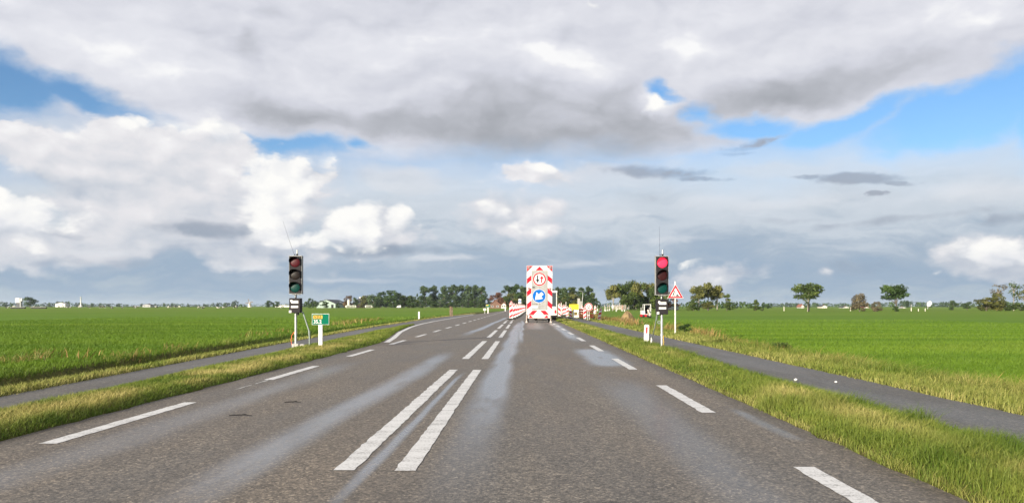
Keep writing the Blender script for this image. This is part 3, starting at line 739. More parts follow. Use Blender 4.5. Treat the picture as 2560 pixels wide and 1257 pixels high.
# ------------------------------------------------------------------ portable traffic lights
def traffic_light(loc, label, lit, antenna_top, strut_side, cable_mat, rz=0.0):
    t = thing('traffic_light', loc, label, 'traffic light', 'portable traffic lights beside the road', rz)
    MB().tube([(0, 0, -.05), (0, 0, 1.05)], .036, 14).tube([(0, 0, .40), (0, 0, .46)], .046, 14).tube([(0, 0, 1.40), (0, 0, 1.64)], .03, 12).build('pole', GALV, t)
    # signal head
    h = MB(); zc = 2.16
    h.box(-.178, .178, -.06, .16, 1.61, 2.71, bev=.018)
    for z in (1.975, 2.343): h.box(-.179, .179, -.0615, .1, z - .004, z + .004, mi=1)
    hd = h.build('signal_head', [GREYD, BLACK], t)
    fr = MB()
    fr.box(-.187, -.180, -.05, .13, 1.60, 2.72).box(.180, .187, -.05, .13, 1.60, 2.72).box(-.192, .192, -.05, .13, 2.713, 2.728).box(-.192, .192, -.05, .13, 1.592, 1.607).box(-.10, .12, .0, .08, 1.566, 1.590)
    fr.build('frame', GREYP, hd)
    for i, z in enumerate((2.535, 2.165, 1.79)):
        prof = [(-.062 - .030 * math.cos(a), .150 * math.sin(a)) for a in np.linspace(.02, math.pi / 2, 9)]
        m = [LENSR, LENSB if lit else LENSA, LENSG][i]
        if lit and i == 0: m = LITR
        MB().lathe_y(prof, 0, z, 36).build('lens', m, hd)
        vz = MB(); n = 30; vs = []
        for k in range(n + 1):
            a = -.62 + (math.pi + 1.24) * k / n
            dp = .20 * (.25 + .75 * max(0, math.sin(a)) ** .7)
            for r in (.160, .166):
                vs += [(r * math.cos(a), -.06, z + r * math.sin(a)), (r * math.cos(a), -.06 - dp, z + r * .985 * math.sin(a))]
        fs = []
        for k in range(n):
            b = 4 * k; c = b + 4
            fs += [(b, c, c + 1, b + 1), (b + 2, b + 3, c + 3, c + 2), (b + 1, c + 1, c + 3, b + 3)]
        vz.add(vs, fs, 0, False)
        vz.build('visor', BLACK, hd)
    # antenna and its stub
    an = MB().tube([(.03, .05, 2.70), (.03, .05, 2.79)], .03, 12, 1).tube([(.03, .05, 2.785), (.03, .05, 2.91)], .022, 12, 0).tube([(-.04, .05, 2.725), (-.04, .05, 2.78)], .012, 8, 1)
    an.build('antenna_socket', [GALV, BLACK], t)
    tx, tz = antenna_top
    MB().tube([(-.05, .05, 2.74), (-.05 + (tx + .05) * .5, .05, 2.74 + (tz - 2.74) * .48), (tx, .05, tz)], [.0035, .0028, .002], 6).build('antenna', BLACK, t)
    # control box under the head
    cb = MB().box(-.165, .165, -.115, .12, 1.03, 1.455, bev=.012).box(-.168, .168, -.10, .10, 1.456, 1.468).tube([(0, -.02, 1.46), (.02, -.03, 1.52), (-.02, 0, 1.585)], .022, 8)
    cbo = cb.build('control_box', GREYD, t)
    stk = MB().prism_y([(-.10, 1.315), (.112, 1.315), (.105, 1.395), (-.10, 1.395)], -.1185, -.1145).disc_y(-.092, 1.385, .038, -.119, -.1147, 0, 24)
    for k in range(6): stk.box(-.045 + k * .024, -.030 + k * .024, -.1205, -.1186, 1.350, 1.350 + (.022 if k % 2 else .028), mi=1)
    stk.build('sticker', [WHITE, GREYP], cbo)
    MB().box(-.105, .105, -.1185, -.1145, 1.180, 1.243).build('sticker', WHITE, cbo)
    MB().box(-.168, -.095, -.1190, -.1145, 1.032, 1.105).build('sticker', DIRTW, cbo)
    # bent raking strut
    sgn = strut_side
    if sgn > 0:
        MB().tube([(.05, .02, 1.02), (.12, .03, 1.05), (.20, .05, 1.045)], .018, 8).tube([(.07, -.02, .965), (.075, -.02, 1.02)], .03, 8, 1).build('bracket', [GALV, BLACK], t)
        MB().tube([(.20, .05, 1.045), (.40, .02, .47), (.415, .0, -.05)], [.020, .022, .024], 10).tube([(.395, .02, .50), (.403, .02, .36)], .030, 10).build('strut', STEELG, t)
    else:
        MB().tube([(-.04, .04, 1.03), (-.11, .10, 1.02), (-.11, .2, .86)], .022, 8).ring_y(-.075, .80, .028, .048, .02, .07, 0, 18).build('bracket', STEELG, t)
        MB().tube([(-.115, .16, 1.03), (-.13, .45, .62)], .017, 10).tube([(-.13, .45, .64), (-.15, .85, .28)], .014, 8).build('strut', STEELG, t)
        MB().tube([(-.15, .85, .32), (-.165, .95, -.05)], .028, 10).build('leg', DIRTW, t)
    if lit:
        MB().box(-.10, .06, -.06, .10, -.04, .035, bev=.012).box(.06, .20, -.04, .08, -.04, .03, bev=.01).build('foot_block', SAND, t)
        MB().tube([(.03, -.03, .12), (.055, -.04, .22), (.035, -.03, .34), (.05, -.03, .42)], .008, 6).build('cable', cable_mat, t)
    else:
        MB().box(-.10, .10, -.08, .12, -.04, .115, bev=.015).box(.13, .26, -.06, .08, -.04, .10, bev=.015).build('foot_block', CONC, t)
        MB().tube([(-.10, -.02, .03), (-.13, -.03, .20), (-.11, -.03, .36), (-.03, -.04, .47)], .0085, 6).build('cable', cable_mat, t)
    return t
tl = traffic_light((-6.77, 22.9, .02), 'unlit traffic light with orange cable on the left grass verge', False, (-.40, 3.78), 1, ORCAB)
tr_ = traffic_light((PX(1654.5, 22.4), 22.4, -.02), 'traffic light showing red on the right grass verge', True, (-.065, 3.60), -1, AMBY, R(0))

# ------------------------------------------------------------------ kilometre signs
def km_sign(loc, s, label, text):
    t = thing('kilometre_sign', loc, label, 'road sign')
    MB().box(-.058 * s, .058 * s, -.03 * s, .03 * s, -.05, .685 * s, bev=.006).build('post', WHITE, t)
    bd = MB().box(-.252 * s, .252 * s, -.012, .012, .682 * s, 1.008 * s, bev=.004).box(-.242 * s, .242 * s, -.0155, -.0125, .692 * s, .998 * s, mi=1).build('sign_board', [WHITE, GREENP], t)
    y = -.0195
    MB().box(-.212 * s, .055 * s, -.0185, -.0157, .860 * s, .962 * s).build('number_plate', AMBY, bd)
    if text:
        text_part('lettering', 'N355', .118 * s, LENSB, bd, (-.200 * s, y, .872 * s), .86, .001, .0025)
        text_part('lettering', '35.2', .142 * s, WHITE, bd, (-.205 * s, -.0175, .728 * s), .98, .0015, .0035)
    return t
km_sign((PX(801.5, 22.6), 22.6, .02), 1.0, 'green kilometre sign reading N355 35.2 on a white post', True)
km_sign((PX(1220, 132), 132, .03), 1.5, 'small green sign on white post far along the left road edge', False)
t = thing('small_sign', (PX(1212, 128), 128, .03), 'small cream plate on a thin post beside the far green sign', 'road sign')
MB().tube([(0, 0, -.05), (0, 0, .52)], .045, 8).build('post', DIRTW, t)
MB().box(-.24, .24, -.015, .015, .50, .84, bev=.01).build('sign_board', CREAM, t)

# ------------------------------------------------------------------ reflector posts
def marker_post(loc, s, label, face=True, lean=0.0):
    t = thing('marker_post', loc, label, 'marker post', 'reflector posts along the road')
    t.rotation_euler = (0, lean, 0)
    MB().prism_y([(-.072 * s, -.05), (.072 * s, -.05), (.072 * s, .60 * s), (.05 * s, .635 * s), (-.05 * s, .635 * s), (-.072 * s, .60 * s)], -.045 * s, .045 * s).build('post', WHITE, t)
    if face: MB().box(-.024 * s, .024 * s, -.049 * s, -.0455 * s, .36 * s, .56 * s).build('reflector', REDP if s < 2 else REDP, t)
    return t
marker_post((PX(1615, 24.4), 24.4, .03), 1.0, 'white marker post with red reflector beside the red traffic light', True, R(2))
marker_post((PX(1047.5, 78), 78, .0), 1.1, 'white marker post standing alone in the meadow grass left of the road', False)
marker_post((PX(1263, 195), 195, .05), 1.6, 'distant white marker post just left of the barrier boards', False)
t = thing('gate_post', (PX(1127.5, 95), 95, -.03), 'brown wooden gate post at the edge of the left meadow', 'post')
MB().box(-.16, .05, -.1, .1, -.1, 1.25, bev=.02).build('post', WOOD, t)
MB().box(.07, .22, -.08, .08, -.1, 1.18, bev=.02).box(-.20, .24, -.12, -.101, .55, .70).build('brace', WOOD, t)

# ------------------------------------------------------------------ roadworks warning triangle
def rounded_tri(w, h, z0):
    return [(-w / 2, z0), (w / 2, z0), (0, z0 + h)]
def warn_sign(loc, w, zb, top, label, figure=True):
    t = thing('warning_sign', loc, label, 'road sign')
    MB().tube([(0, .03, -.3), (0, .03, top)], .034, 12).build('pole', DIRTW, t)
    h = w * .87
    bd = MB().prism_y(rounded_tri(w, h, zb), -.012, .0)
    k = .90
    bd.prism_y(rounded_tri(w * .93, h * .93, zb + h * .024), -.0155, -.0125, 1).prism_y(rounded_tri(w * .62, h * .62, zb + h * .124), -.019, -.016, 0)
    bo = bd.build('sign_board', [WHITE, REDP], t)
    if figure:
        f = MB(); c = zb + h * .15
        f.disc_y(-.055, c + .215, .026, -.0225, -.0195, 0, 16)
        f.prism_y([(-.045, c + .19), (-.085, c + .17), (-.105, c + .10), (-.07, c + .085)], -.0225, -.0195)
        f.prism_y([(-.10, c + .105), (-.155, c), (-.125, c), (-.075, c + .09)], -.0225, -.0195)
        f.prism_y([(-.095, c + .10), (-.065, c), (-.035, c), (-.062, c + .10)], -.0225, -.0195)
        f.prism_y([(-.06, c + .165), (.03, c + .085), (.045, c + .10), (-.05, c + .185)], -.0225, -.0195)
        f.prism_y([(.005, c), (.165, c), (.12, c + .055), (.075, c + .075), (.04, c + .05)], -.0225, -.0195)
        f.build('pictogram', BLACK, bo)
    return t
warn_sign((PX(1688.5, 33.4), 33.4, -.03), .71, 1.62, 2.36, 'red and white roadworks triangle beside the red traffic light')
warn_sign((PX(1278, 100), 100, 0), .62, 1.46, 1.95, 'small roadworks triangle raised above the front left barrier board', False)
t = thing('direction_sign', (PX(1299.5, 118), 118, 0), 'small blue and white sign above the left barrier row', 'road sign')
MB().tube([(0, .03, 0), (0, .03, 2.45)], .03, 8).build('pole', GALV, t)
MB().box(-.22, .22, -.01, .0, 1.62, 2.36, bev=.003).disc_y(0, 2.02, .19, -.015, -.0105, 1, 24).prism_y([(-.10, 1.90), (-.08, 2.06), (-.02, 2.01), (.09, 2.13), (.13, 2.09), (.02, 1.97), (.07, 1.92)], -.019, -.0155, 0).build('sign_board', [WHITE, BLUEP], t)

# ------------------------------------------------------------------ barrier boards (red and white)
def board_mesh(side, w=.30, h=1.17, z0=.13):
    """white board with three red diagonal stripes; side=+1 rises to the right"""
    mb = MB().box(-w / 2, w / 2, -.025, .025, z0, z0 + h, bev=.012)
    e = w / 2 - .018; sl_ = .19 * 1.0
    for (a, b) in ((z0 + .03, z0 + .20), (z0 + .44, z0 + .68), (z0 + .93, z0 + 1.12)):
        lo = [(-e, a), (e, a + sl_), (e, b + sl_), (-e, b)]
        lo = [(x * side, min(max(zz, z0 + .03), z0 + h - .03)) for x, zz in lo]
        if abs(lo[1][1] - lo[2][1]) < .002: lo = [lo[0], lo[1], lo[3]]
        if abs(lo[0][1] - lo[-1][1]) < .002: continue
        if side < 0: lo = lo[::-1]
        mb.prism_y(lo, -.0285, -.0255, 1)
    return mb
def barrier_board(loc, s, side, label, group, lamp=True, tilt=0.0, foot=True):
    t = thing('barrier_board', loc, label, 'barrier board', group)
    t.rotation_euler = (0, tilt, 0); t.scale = (s, s, s)
    board_mesh(side).build('board', [WHITE, REDP], t)
    if foot: MB().box(-.36, .40, -.16, .16, 0, .11, bev=.03).box(-.05, .05, -.03, .03, .105, .14).build('foot', RUBBER, t)
    if lamp:
        l = MB().lathe_z([(1.30, .05), (1.36, .055), (1.40, .04)], 0, 0, 12).build('lamp', DIRTW, t)
        MB().lathe_y([(-.06, .001), (-.055, .055), (.03, .055), (.035, .001)], 0, 1.40, 16).build('lens', PINKL, l)
    return t
ORD = ['first', 'second', 'third', 'fourth', 'fifth', 'sixth', 'seventh', 'eighth', 'ninth', 'tenth', 'eleventh', 'twelfth', 'thirteenth', 'fourteenth', 'fifteenth', 'sixteenth', 'seventeenth', 'eighteenth', 'nineteenth', 'twentieth']
LG = 'barrier boards in the row left of the trailer'
LB = [(1278, 69.8), (1285.5, 76), (1291, 83), (1295.5, 91), (1299, 100), (1302.5, 112), (1305.5, 126), (1308.5, 142), (1311.5, 160)]
for i, (px, Y) in enumerate(LB):
    if i == 0: barrier_board((PX(px, Y), Y, 0), 1.08, 1, 'nearest red and white barrier board left of the trailer', LG)
    else: barrier_board((PX(px, Y), Y, 0), 1.08, 1, '%s barrier board back in the row left of the trailer' % ORD[i], LG)
RG = 'barrier boards on the right beyond the trailer'
barrier_board((PX(1398.5, 82), 82, .05), 1.06, -1, 'barrier board with a red base right beside the white cabin', RG)
barrier_board((PX(1408.5, 96), 96, .05), .98, 1, 'narrow barrier board second to the right of the cabin', RG)
barrier_board((PX(1412.5, 99), 99, .05), .98, 1, 'barrier board third to the right of the cabin', RG)
barrier_board((PX(1417.5, 80), 80, .06), .83, 1, 'barrier board leaning right, just left of the yellow sign', RG, tilt=R(4))
barrier_board((PX(1427.5, 76), 76, .03), .82, -1, 'barrier board with falling stripes in front of the yellow sign', RG, tilt=R(-4))
barrier_board((PX(1462, 69), 69, .01), .85, 1, 'upright barrier board just left of the round red ringed sign', RG)
barrier_board((PX(1496.5, 65.5), 65.5, .0), .80, 1, 'tilted barrier board standing alone right of the round sign', RG, tilt=R(11), foot=False)
for i, (px, Y) in enumerate([(1402, 110), (1414, 118), (1455, 105), (1488, 112)]):
    barrier_board((PX(px, Y), Y, .03), .95, 1 if i % 2 else -1, ['pale barrier board behind the one beside the cabin', 'barrier board behind the leaning one left of the yellow sign', 'barrier board behind the concrete blocks', 'far barrier board half hidden right of the round sign'][i], RG)

# ------------------------------------------------------------------ arrow trailer
def arrow_trailer():
    Y = 58.5
    t = thing('arrow_trailer', (PX(1348.6, Y), Y, 0), 'tall red and white striped traffic sign trailer standing on the right lane', 'trailer')
    K = .004605
    X = lambda u: (u - 587) * K
    Z = lambda v: EYE + (827 - v) * K
    P = lambda *pts: [(X(u), Z(v)) for u, v in pts]
    # big board: white sheet, red chevrons as thin film on it
    b = MB().prism_y(P((372, 970), (795, 970), (802, 158), (378, 158)), 0.0, .06)
    y0, y1 = -.004, -.0005
    def film(*pts, m=1, a=y0, c=y1): b.prism_y(P(*pts)[::-1] if m >= 0 else P(*pts), a, c, m)
    film((382, 162), (482, 162), (382, 262)); film((700, 162), (799, 162), (799, 262))
    film((590, 172), (655, 237), (522, 237))
    for (o0, o1, i0, i1) in ((375, 462, 315, 400), (585, 672, 525, 612), (792, 882, 732, 820)):
        film((380, o0), (453, i0), (453, i1), (380, o1)); film((797, o0), (797, o1), (724, i1), (724, i0))
    film((472, 900), (556, 900), (494, 967), (408, 967)); film((600, 900), (686, 900), (745, 967), (660, 967))
    bo = b.build('sign_board', [WHITE, REDP], t)
    cpn = MB().prism_y(P((456, 888), (718, 888), (720, 240), (458, 240)), -.03, .0).box(X(587), X(588.6), -.0315, -.0303, Z(886), Z(242), mi=1).box(X(466), X(466.8), -.0315, -.0303, Z(886), Z(242), mi=1).box(X(712), X(712.8), -.0315, -.0303, Z(886), Z(242), mi=1)
    for u, w, hgt in ((472, 12, 24), (488, 13, 26), (505, 10, 20)): cpn.box(X(u), X(u + w), -.0335, -.0305, Z(530), Z(530 - hgt), mi=1)
    for i, u in enumerate(range(470, 556, 11)): cpn.box(X(u), X(u + 7), -.0335, -.0305, Z(798), Z(798 - (8 if i % 3 else 11)), mi=1)
    for u in (585, 596): cpn.box(X(u), X(u + 7), -.0335, -.0305, Z(798), Z(790), mi=1)
    cpn.build('centre_panel', [GREYP, GREYD], t)
    cx, cz, r = X(587), Z(382), 108 * K
    s1 = MB().disc_y(cx, cz, r * 1.04, -.044, -.031).ring_y(cx, cz, r * .80, r, -.0475, -.0442, 1, 48)
    so_ = s1.build('round_sign', [WHITE, REDP], t)
    MB().prism_y(P((546, 318), (546, 388), (524, 388), (556, 442), (588, 388), (566, 388), (566, 318)), -.049, -.0445).build('arrow', BLACK, so_)
    MB().prism_y(P((614, 444), (635, 444), (635, 376), (657, 376), (625, 322), (592, 376), (614, 376)), -.049, -.0445).build('arrow', REDP, so_)
    cx, cz, r = X(580), Z(660), 112 * K
    s2 = MB().disc_y(cx, cz, r, -.044, -.031).disc_y(cx, cz, r * .955, -.0475, -.0442, 1, 48)
    so2 = s2.build('round_sign', [WHITE, BLUEP], t)
    MB().prism_y(P((515, 724), (648, 703), (612, 668), (656, 632), (618, 592), (572, 634), (540, 592)), -.052, -.048).build('arrow', WHITE, so2)
    # worn plates and small lettering on the panel (illegible in the photo, kept as broken dark marks)
    MB().box(X(458), X(556), -.034, -.0305, Z(858), Z(822)).build('plate', WHITE, t)
    MB().box(X(590), X(690), -.034, -.0305, Z(866), Z(818)).build('plate', GREYP, t)
    for u, v, rr in ((414, 191, 22), (767, 193, 22), (412, 537, 20), (759, 541, 20)):
        c = (X(u), Z(v)); rr *= K
        l = MB().ring_y(c[0], c[1], rr * .85, rr * 1.05, -.05, -.005, 1, 24).lathe_y([(-.06, .001), (-.055, rr * .5), (-.04, rr * .8), (-.005, rr * .86)], c[0], c[1], 24)
        l.build('warning_lamp', [PINKL, GREYP], t)
    # rear bar with lamps and number plate
    lb = MB().box(X(395), X(768), -.12, -.02, Z(1026), Z(982), bev=.01).build('light_bar', PINKW, t)
    for u0, u1 in ((413, 482), (662, 732)):
        MB().prism_y(P((u0, 1020), (u1, 1020), ((u0 + u1) / 2 + (-16 if u0 < 500 else 16), 972)), -.128, -.121).build('tail_reflector', REDP, lb)
    MB().box(X(488), X(664), -.131, -.121, Z(1016), Z(990)).build('plate', WHITE, lb)
    # chassis
    ch = MB()
    ch.box(X(400), X(412), -.02, 2.6, Z(1010), Z(980)).box(X(750), X(762), -.02, 2.6, Z(1010), Z(980))
    for yy in (.1, 1.2, 2.5): ch.box(X(412), X(750), yy, yy + .08, Z(1008), Z(984))
    ch.tube([(X(420), 2.55, .43), (X(580), 4.1, .43)], .045, 8).tube([(X(742), 2.55, .43), (X(580), 4.1, .43)], .045, 8)
    ch.box(X(478), X(486), .06, .12, Z(970), Z(240)).box(X(690), X(698), .06, .12, Z(970), Z(240))
    ch.tube([(X(482), .12, 3.2), (X(482), 2.3, .55)], .035, 8).tube([(X(694), .12, 3.2), (X(694), 2.3, .55)], .035, 8)
    ch.build('chassis', GALV, t)
    for u in (398, 747):
        w = MB(); x0 = X(u - 14); x1 = X(u + 14); rr = .215
        vs = []
        prof = [(x0, .08), (x0 + .01, rr * .82), (x0 + .03, rr), (x1 - .03, rr), (x1 - .01, rr * .82), (x1, .08)]
        n = 28
        for xx, q in prof: vs += [(xx, 1.15 + q * math.cos(2 * math.pi * j / n), rr + q * math.sin(2 * math.pi * j / n)) for j in range(n)]
        w.add(vs, [(i * n + j, i * n + (j + 1) % n, (i + 1) * n + (j + 1) % n, (i + 1) * n + j) for i in range(len(prof) - 1) for j in range(n)], 0, True)
        w.add(vs[:n], [tuple(range(n))], 1).add(vs[-n:], [tuple(range(n))], 1)
        wo = w.build('wheel', [TYRE, GALV], t)
        xx = X(u - 26) if u < 500 else X(u + 26)
        MB().box(xx - .02, xx + .02, -.02, .02, .09, Z(975)).box(xx - .06, xx + .06, -.06, .06, .0, .09).build('support_leg', PINKW, t)
        f = MB(); xa, xb = X(u - 20), X(u + 20); vs = []
        for k in range(13):
            a = math.pi * k / 12
            vs += [(xa, 1.15 + .27 * math.cos(a), rr + .27 * math.sin(a)), (xb, 1.15 + .27 * math.cos(a), rr + .27 * math.sin(a)), (xa, 1.15 + .285 * math.cos(a), rr + .285 * math.sin(a)), (xb, 1.15 + .285 * math.cos(a), rr + .285 * math.sin(a))]
        f.add(vs, [q for k in range(12) for q in ((4 * k, 4 * k + 1, 4 * k + 5, 4 * k + 4), (4 * k + 2, 4 * k + 6, 4 * k + 7, 4 * k + 3))])
        f.build('mudguard', GREYD, t)
    MB().tube([(X(548), .12, Z(1030)), (X(548), .12, .06)], .022, 8).box(X(548) - .05, X(548) + .05, .06, .18, 0, .06).build('jack_leg', GREYD, t)
    return t
arrow_trailer()

# ------------------------------------------------------------------ pale works truck in front of the trailer (only its right rear corner shows)
def works_truck():
    Y = 67.0
    t = thing('works_truck', (1.98, Y, 0), 'pale box shaped works vehicle with dark windows hidden behind the sign trailer', 'truck')
    b = MB()
    b.box(-1.0, 1.0, 0, 3.4, .30, 1.22, bev=.03)                       # lower body
    b.box(-1.0, 1.0, 3.4, 5.2, .34, 1.35, bev=.08)
    b.box(-1.0, -.93, 0.02, .10, 1.215, 2.42).box(.93, 1.0, .02, .10, 1.215, 2.42).box(-1.0, -.93, 3.30, 3.40, 1.215, 2.42).box(.93, 1.0, 3.3, 3.4, 1.215, 2.42).box(.93, 1.0, 1.7, 1.8, 1.215, 2.42).box(-1.0, -.93, 1.7, 1.8, 1.215, 2.42)
    b.build('body', DIRTW, t)
    MB().box(-1.04, 1.04, -.04, 3.5, 2.42, 2.60, bev=.04).build('roof', WHITE, t)
    MB().box(-.93, .93, .05, .07, 1.22, 2.42).build('window', GLASS, t)
    for sx in (-1, 1): MB().box(sx * .955 - .01, sx * .955 + .01, .10, 3.3, 1.22, 2.42).build('window', GLASS, t)
    MB().prism_x([(3.42, 1.35), (4.6, 1.35), (3.9, 2.42), (3.42, 2.42)], -.92, .92).build('windscreen', GLASS, t)
    MB().box(-1.0, 1.0, -.08, 0, .30, .46, bev=.02).build('bumper', GREYD, t)
    for sx in (-1, 1):
        MB().box(sx * .86 - .07, sx * .86 + .07, -.02, -.002, .62, .92, bev=.006).build('tail_light', REDP, t)
        for yy in (.9, 4.3):
            w = MB(); n = 24; vs = []
            prof = [(-.11, .1), (-.10, .30), (-.07, .35), (.07, .35), (.10, .30), (.11, .1)]
            for xx, q in prof: vs += [(sx * .84 + xx, yy + q * math.cos(2 * math.pi * j / n), .35 + q * math.sin(2 * math.pi * j / n)) for j in range(n)]
            w.add(vs, [(i * n + j, i * n + (j + 1) % n, (i + 1) * n + (j + 1) % n, (i + 1) * n + j) for i in range(5) for j in range(n)], 0, True).add(vs[:n], [tuple(range(n))], 1).add(vs[-n:], [tuple(range(n))], 1)
            w.build('wheel', [TYRE, GALV], t)
works_truck()

# ------------------------------------------------------------------ signs and barriers on the closed cycle path
def yellow_sign():
    Y = 84
    t = thing('yellow_sign', (PX(1435, Y), Y, 0), 'yellow information sign on white posts among the barrier boards', 'road sign')
    w = 23.5 * Y / F / 2
    m = MB().box(-w, w, -.02, .02, PZ(778, Y), PZ(760.5, Y), bev=.01); zz = PZ(763.5, Y)
    for i, (a, c) in enumerate(((-.78, .55), (-.7, .8), (-.82, .3), (-.6, .75), (-.75, .5))):
        xx = a * w
        while xx < c * w:
            l = RNG.uniform(.03, .09); m.box(xx, xx + l, -.0225, -.0203, zz - .05 - i * .135, zz - i * .135 - .02, mi=1); xx += l + .03
    m.build('sign_board', [YELL, AMBY], t)
    for sx in (-.8, .8): MB().box(sx * w - .05, sx * w + .05, .021, .08, -.1, PZ(762, Y)).build('post', WHITE, t)
yellow_sign()
def plank_barrier(loc, w, rows, label, m, feet=True):
    t = thing('plank_barrier', loc, label, 'barrier', 'plank barriers across the cycle path')
    for z0, z1 in rows: MB().box(-w / 2, w / 2, -.02, .02, z0, z1, bev=.008).build('plank', m, t)
    for sx in (-.46, .46): MB().box(sx * w - .03, sx * w + .03, .021, .06, -.05, rows[-1][1] + .05).box(sx * w - .05, sx * w + .05, -.3, .36, -.03, .03).build('support', GALV, t)
    return t
plank_barrier((PX(1441, 80), 80, .0), 13 * 80 / F, ((.62, .78), (.92, 1.10)) if False else ((.08, .30), (.62, .86)), 'white plank barrier under the yellow sign', CREAM)
plank_barrier((PX(1465.5, 73), 73, .0), 36 * 73 / F, ((.16, .31), (.36, .51), (.62, .76), (.82, .98)), 'orange red plank barrier behind the round sign', ORANGE)
t = thing('prohibition_sign', (PX(1471.5, 67), 67, 0), 'round white sign with red ring on a frame in front of the orange barrier', 'road sign')
Y = 67; r = 9.8 * Y / F; zc = PZ(767, Y)
bd = MB().disc_y(0, zc, r * 1.05, -.02, 0).ring_y(0, zc, r * .80, r, -.0245, -.0205, 1, 40).build('sign_board', [WHITE, REDP], t)
pg = MB()
pg.ring_y(-.09, zc - .10, .045, .06, -.0245, -.0205, 0, 16).ring_y(.09, zc - .10, .045, .06, -.0245, -.0205, 0, 16).prism_y([(-.09, zc - .10), (.09, zc - .10), (.04, zc - .02), (-.04, zc - .02)], -.0245, -.0205)
pg.disc_y(-.10, zc + .14, .028, -.0245, -.0205, 0, 12).disc_y(.10, zc + .14, .028, -.0245, -.0205, 0, 12).prism_y([(-.14, zc + .03), (-.06, zc + .03), (-.08, zc + .11), (-.12, zc + .11)], -.0245, -.0205).prism_y([(.06, zc + .03), (.14, zc + .03), (.12, zc + .11), (.08, zc + .11)], -.0245, -.0205)
pg.build('pictogram', GREYD, bd)
MB().box(-.10, -.065, .005, .04, -.03, zc).box(.035, .07, .005, .04, -.03, zc).box(-.12, .10, .0, .04, .42, .48).build('frame', WHITE, t)
# slim white marker posts by the yellow sign
for i, (px, Y, y0_, lab) in enumerate(((1433.5, 74, 776, 'slim white post right of the barrier board with falling stripes'), (1415, 104, 757, 'stubby grey post above the leaning barrier board'), (1403, 108, 757, 'white lamp head on a stick above the boards by the cabin'))):
    t = thing('slim_post', (PX(px, Y), Y, 0), lab, 'post')
    MB().box(-.05, .05, -.04, .04, -.05, PZ(y0_, Y), bev=.015).build('post', [WHITE, CONC, WHITE][i], t)
    MB().lathe_z([(PZ(y0_, Y), .05), (PZ(y0_, Y) + .06, .07), (PZ(y0_, Y) + .12, .04), (PZ(y0_, Y) + .13, .001)], 0, 0, 12).build('cap', [WHITE, DIRTW, PINKL][i], t)
# upright concrete elements
t = thing('concrete_blocks', (PX(1448, 150), 150, -.1), 'tall pale concrete blocks standing on end behind the yellow sign', 'concrete blocks')
k = 150 / F
MB().box(-4 * k, 2.2 * k, 0, .5, 0, PZ(745.5, 150) + .1, bev=.04).build('tall_block', CONC, t)
MB().box(2.3 * k, 6.5 * k, .1, .6, 0, PZ(752.5, 150) + .1, bev=.04).build('short_block', CONC, t)
# lamp post far behind
t = thing('street_lamp', (PX(1455.5, 260), 260, -.2), 'tall grey street lamp with its arm to the left behind the roadworks', 'street lamp')
H_ = PZ(727, 260)
MB().tube([(0, 0, 0), (.1, 0, H_ * .6), (.25, 0, H_ - .3)], [.11, .09, .07], 10).build('pole', GALV, t)
MB().tube([(.25, 0, H_ - .32), (.1, 0, H_), (-.5, 0, H_ + .12)], .05, 8).box(-1.05, -.45, -.12, .12, H_ + .06, H_ + .20, bev=.04).build('lamp_arm', GALV, t)

# works yard along the right side: little white and orange posts, bags, a low orange fence
WP = [(1486, 95, 765, 779, 'w'), (1493.5, 140, 763, 773, 'w'), (1511.5, 170, 762, 774, 'o'), (1514.5, 150, 766, 774.5, 'w'), (1519.5, 175, 759, 774, 'o'), (1524, 170, 762, 773, 'w'), (1540.5, 160, 766, 775, 'w'), (1544.5, 200, 756, 771, 'w'), (1549, 185, 757, 770, 'w'), (1555.5, 190, 763, 774.5, 'o'), (1561, 165, 760, 775, 'w')]
for i, (px, Y, a, b, k) in enumerate(WP):
    z0 = PZ(b, Y)
    t = thing('work_post', (PX(px, Y), Y, z0), '%s %s post from the left in the works yard beyond the round sign' % (ORD[i], 'white' if k == 'w' else 'pale orange'), 'post', 'posts standing in the works yard')
    hh = PZ(a, Y) - z0
    MB().box(-.035, .035, -.035, .035, -.3, hh, bev=.01).build('post', [DIRTW, GREYP, PINKW][i % 3] if k == 'w' else ORANGE if i % 2 else PINKW, t)
    MB().box(-.09, .09, -.09, .09, -.3, .07, bev=.02).build('base', DIRTW, t)
t = thing('big_bag', (PX(1532, 158), 158, PZ(771, 158)), 'white bulk bag standing in the works yard', 'bag')
MB().lathe_z([(0, .02), (.01, .20), (.1, .24), (.35, .25), (.55, .22), (.62, .18), (.63, .01)], 0, 0, 14).build('bag_body', WHITE, t)
MB().tube([(-.15, 0, .58), (-.12, 0, .78), (0, 0, .80), (.12, 0, .78), (.15, 0, .58)], .02, 6).build('loops', WHITE, t)
t = thing('mesh_fence', (PX(1548, 182), 182, PZ(774, 182)), 'low brownish site fence behind the white bulk bag', 'fence')
f = MB(); w = 34 * 182 / F
for z in np.linspace(.1, 1.05, 6): f.box(-w / 2, w / 2, -.012, .012, z - .02, z + .02)
for x in np.linspace(-w / 2, w / 2, 18): f.box(x - .015, x + .015, -.012, .012, .0, 1.08)
f.build('mesh', PINKW, t)
for x in np.linspace(-w / 2, w / 2, 4): MB().tube([(x, .04, -.3), (x, .04, 1.2)], .035, 8).build('post', GALV, t)

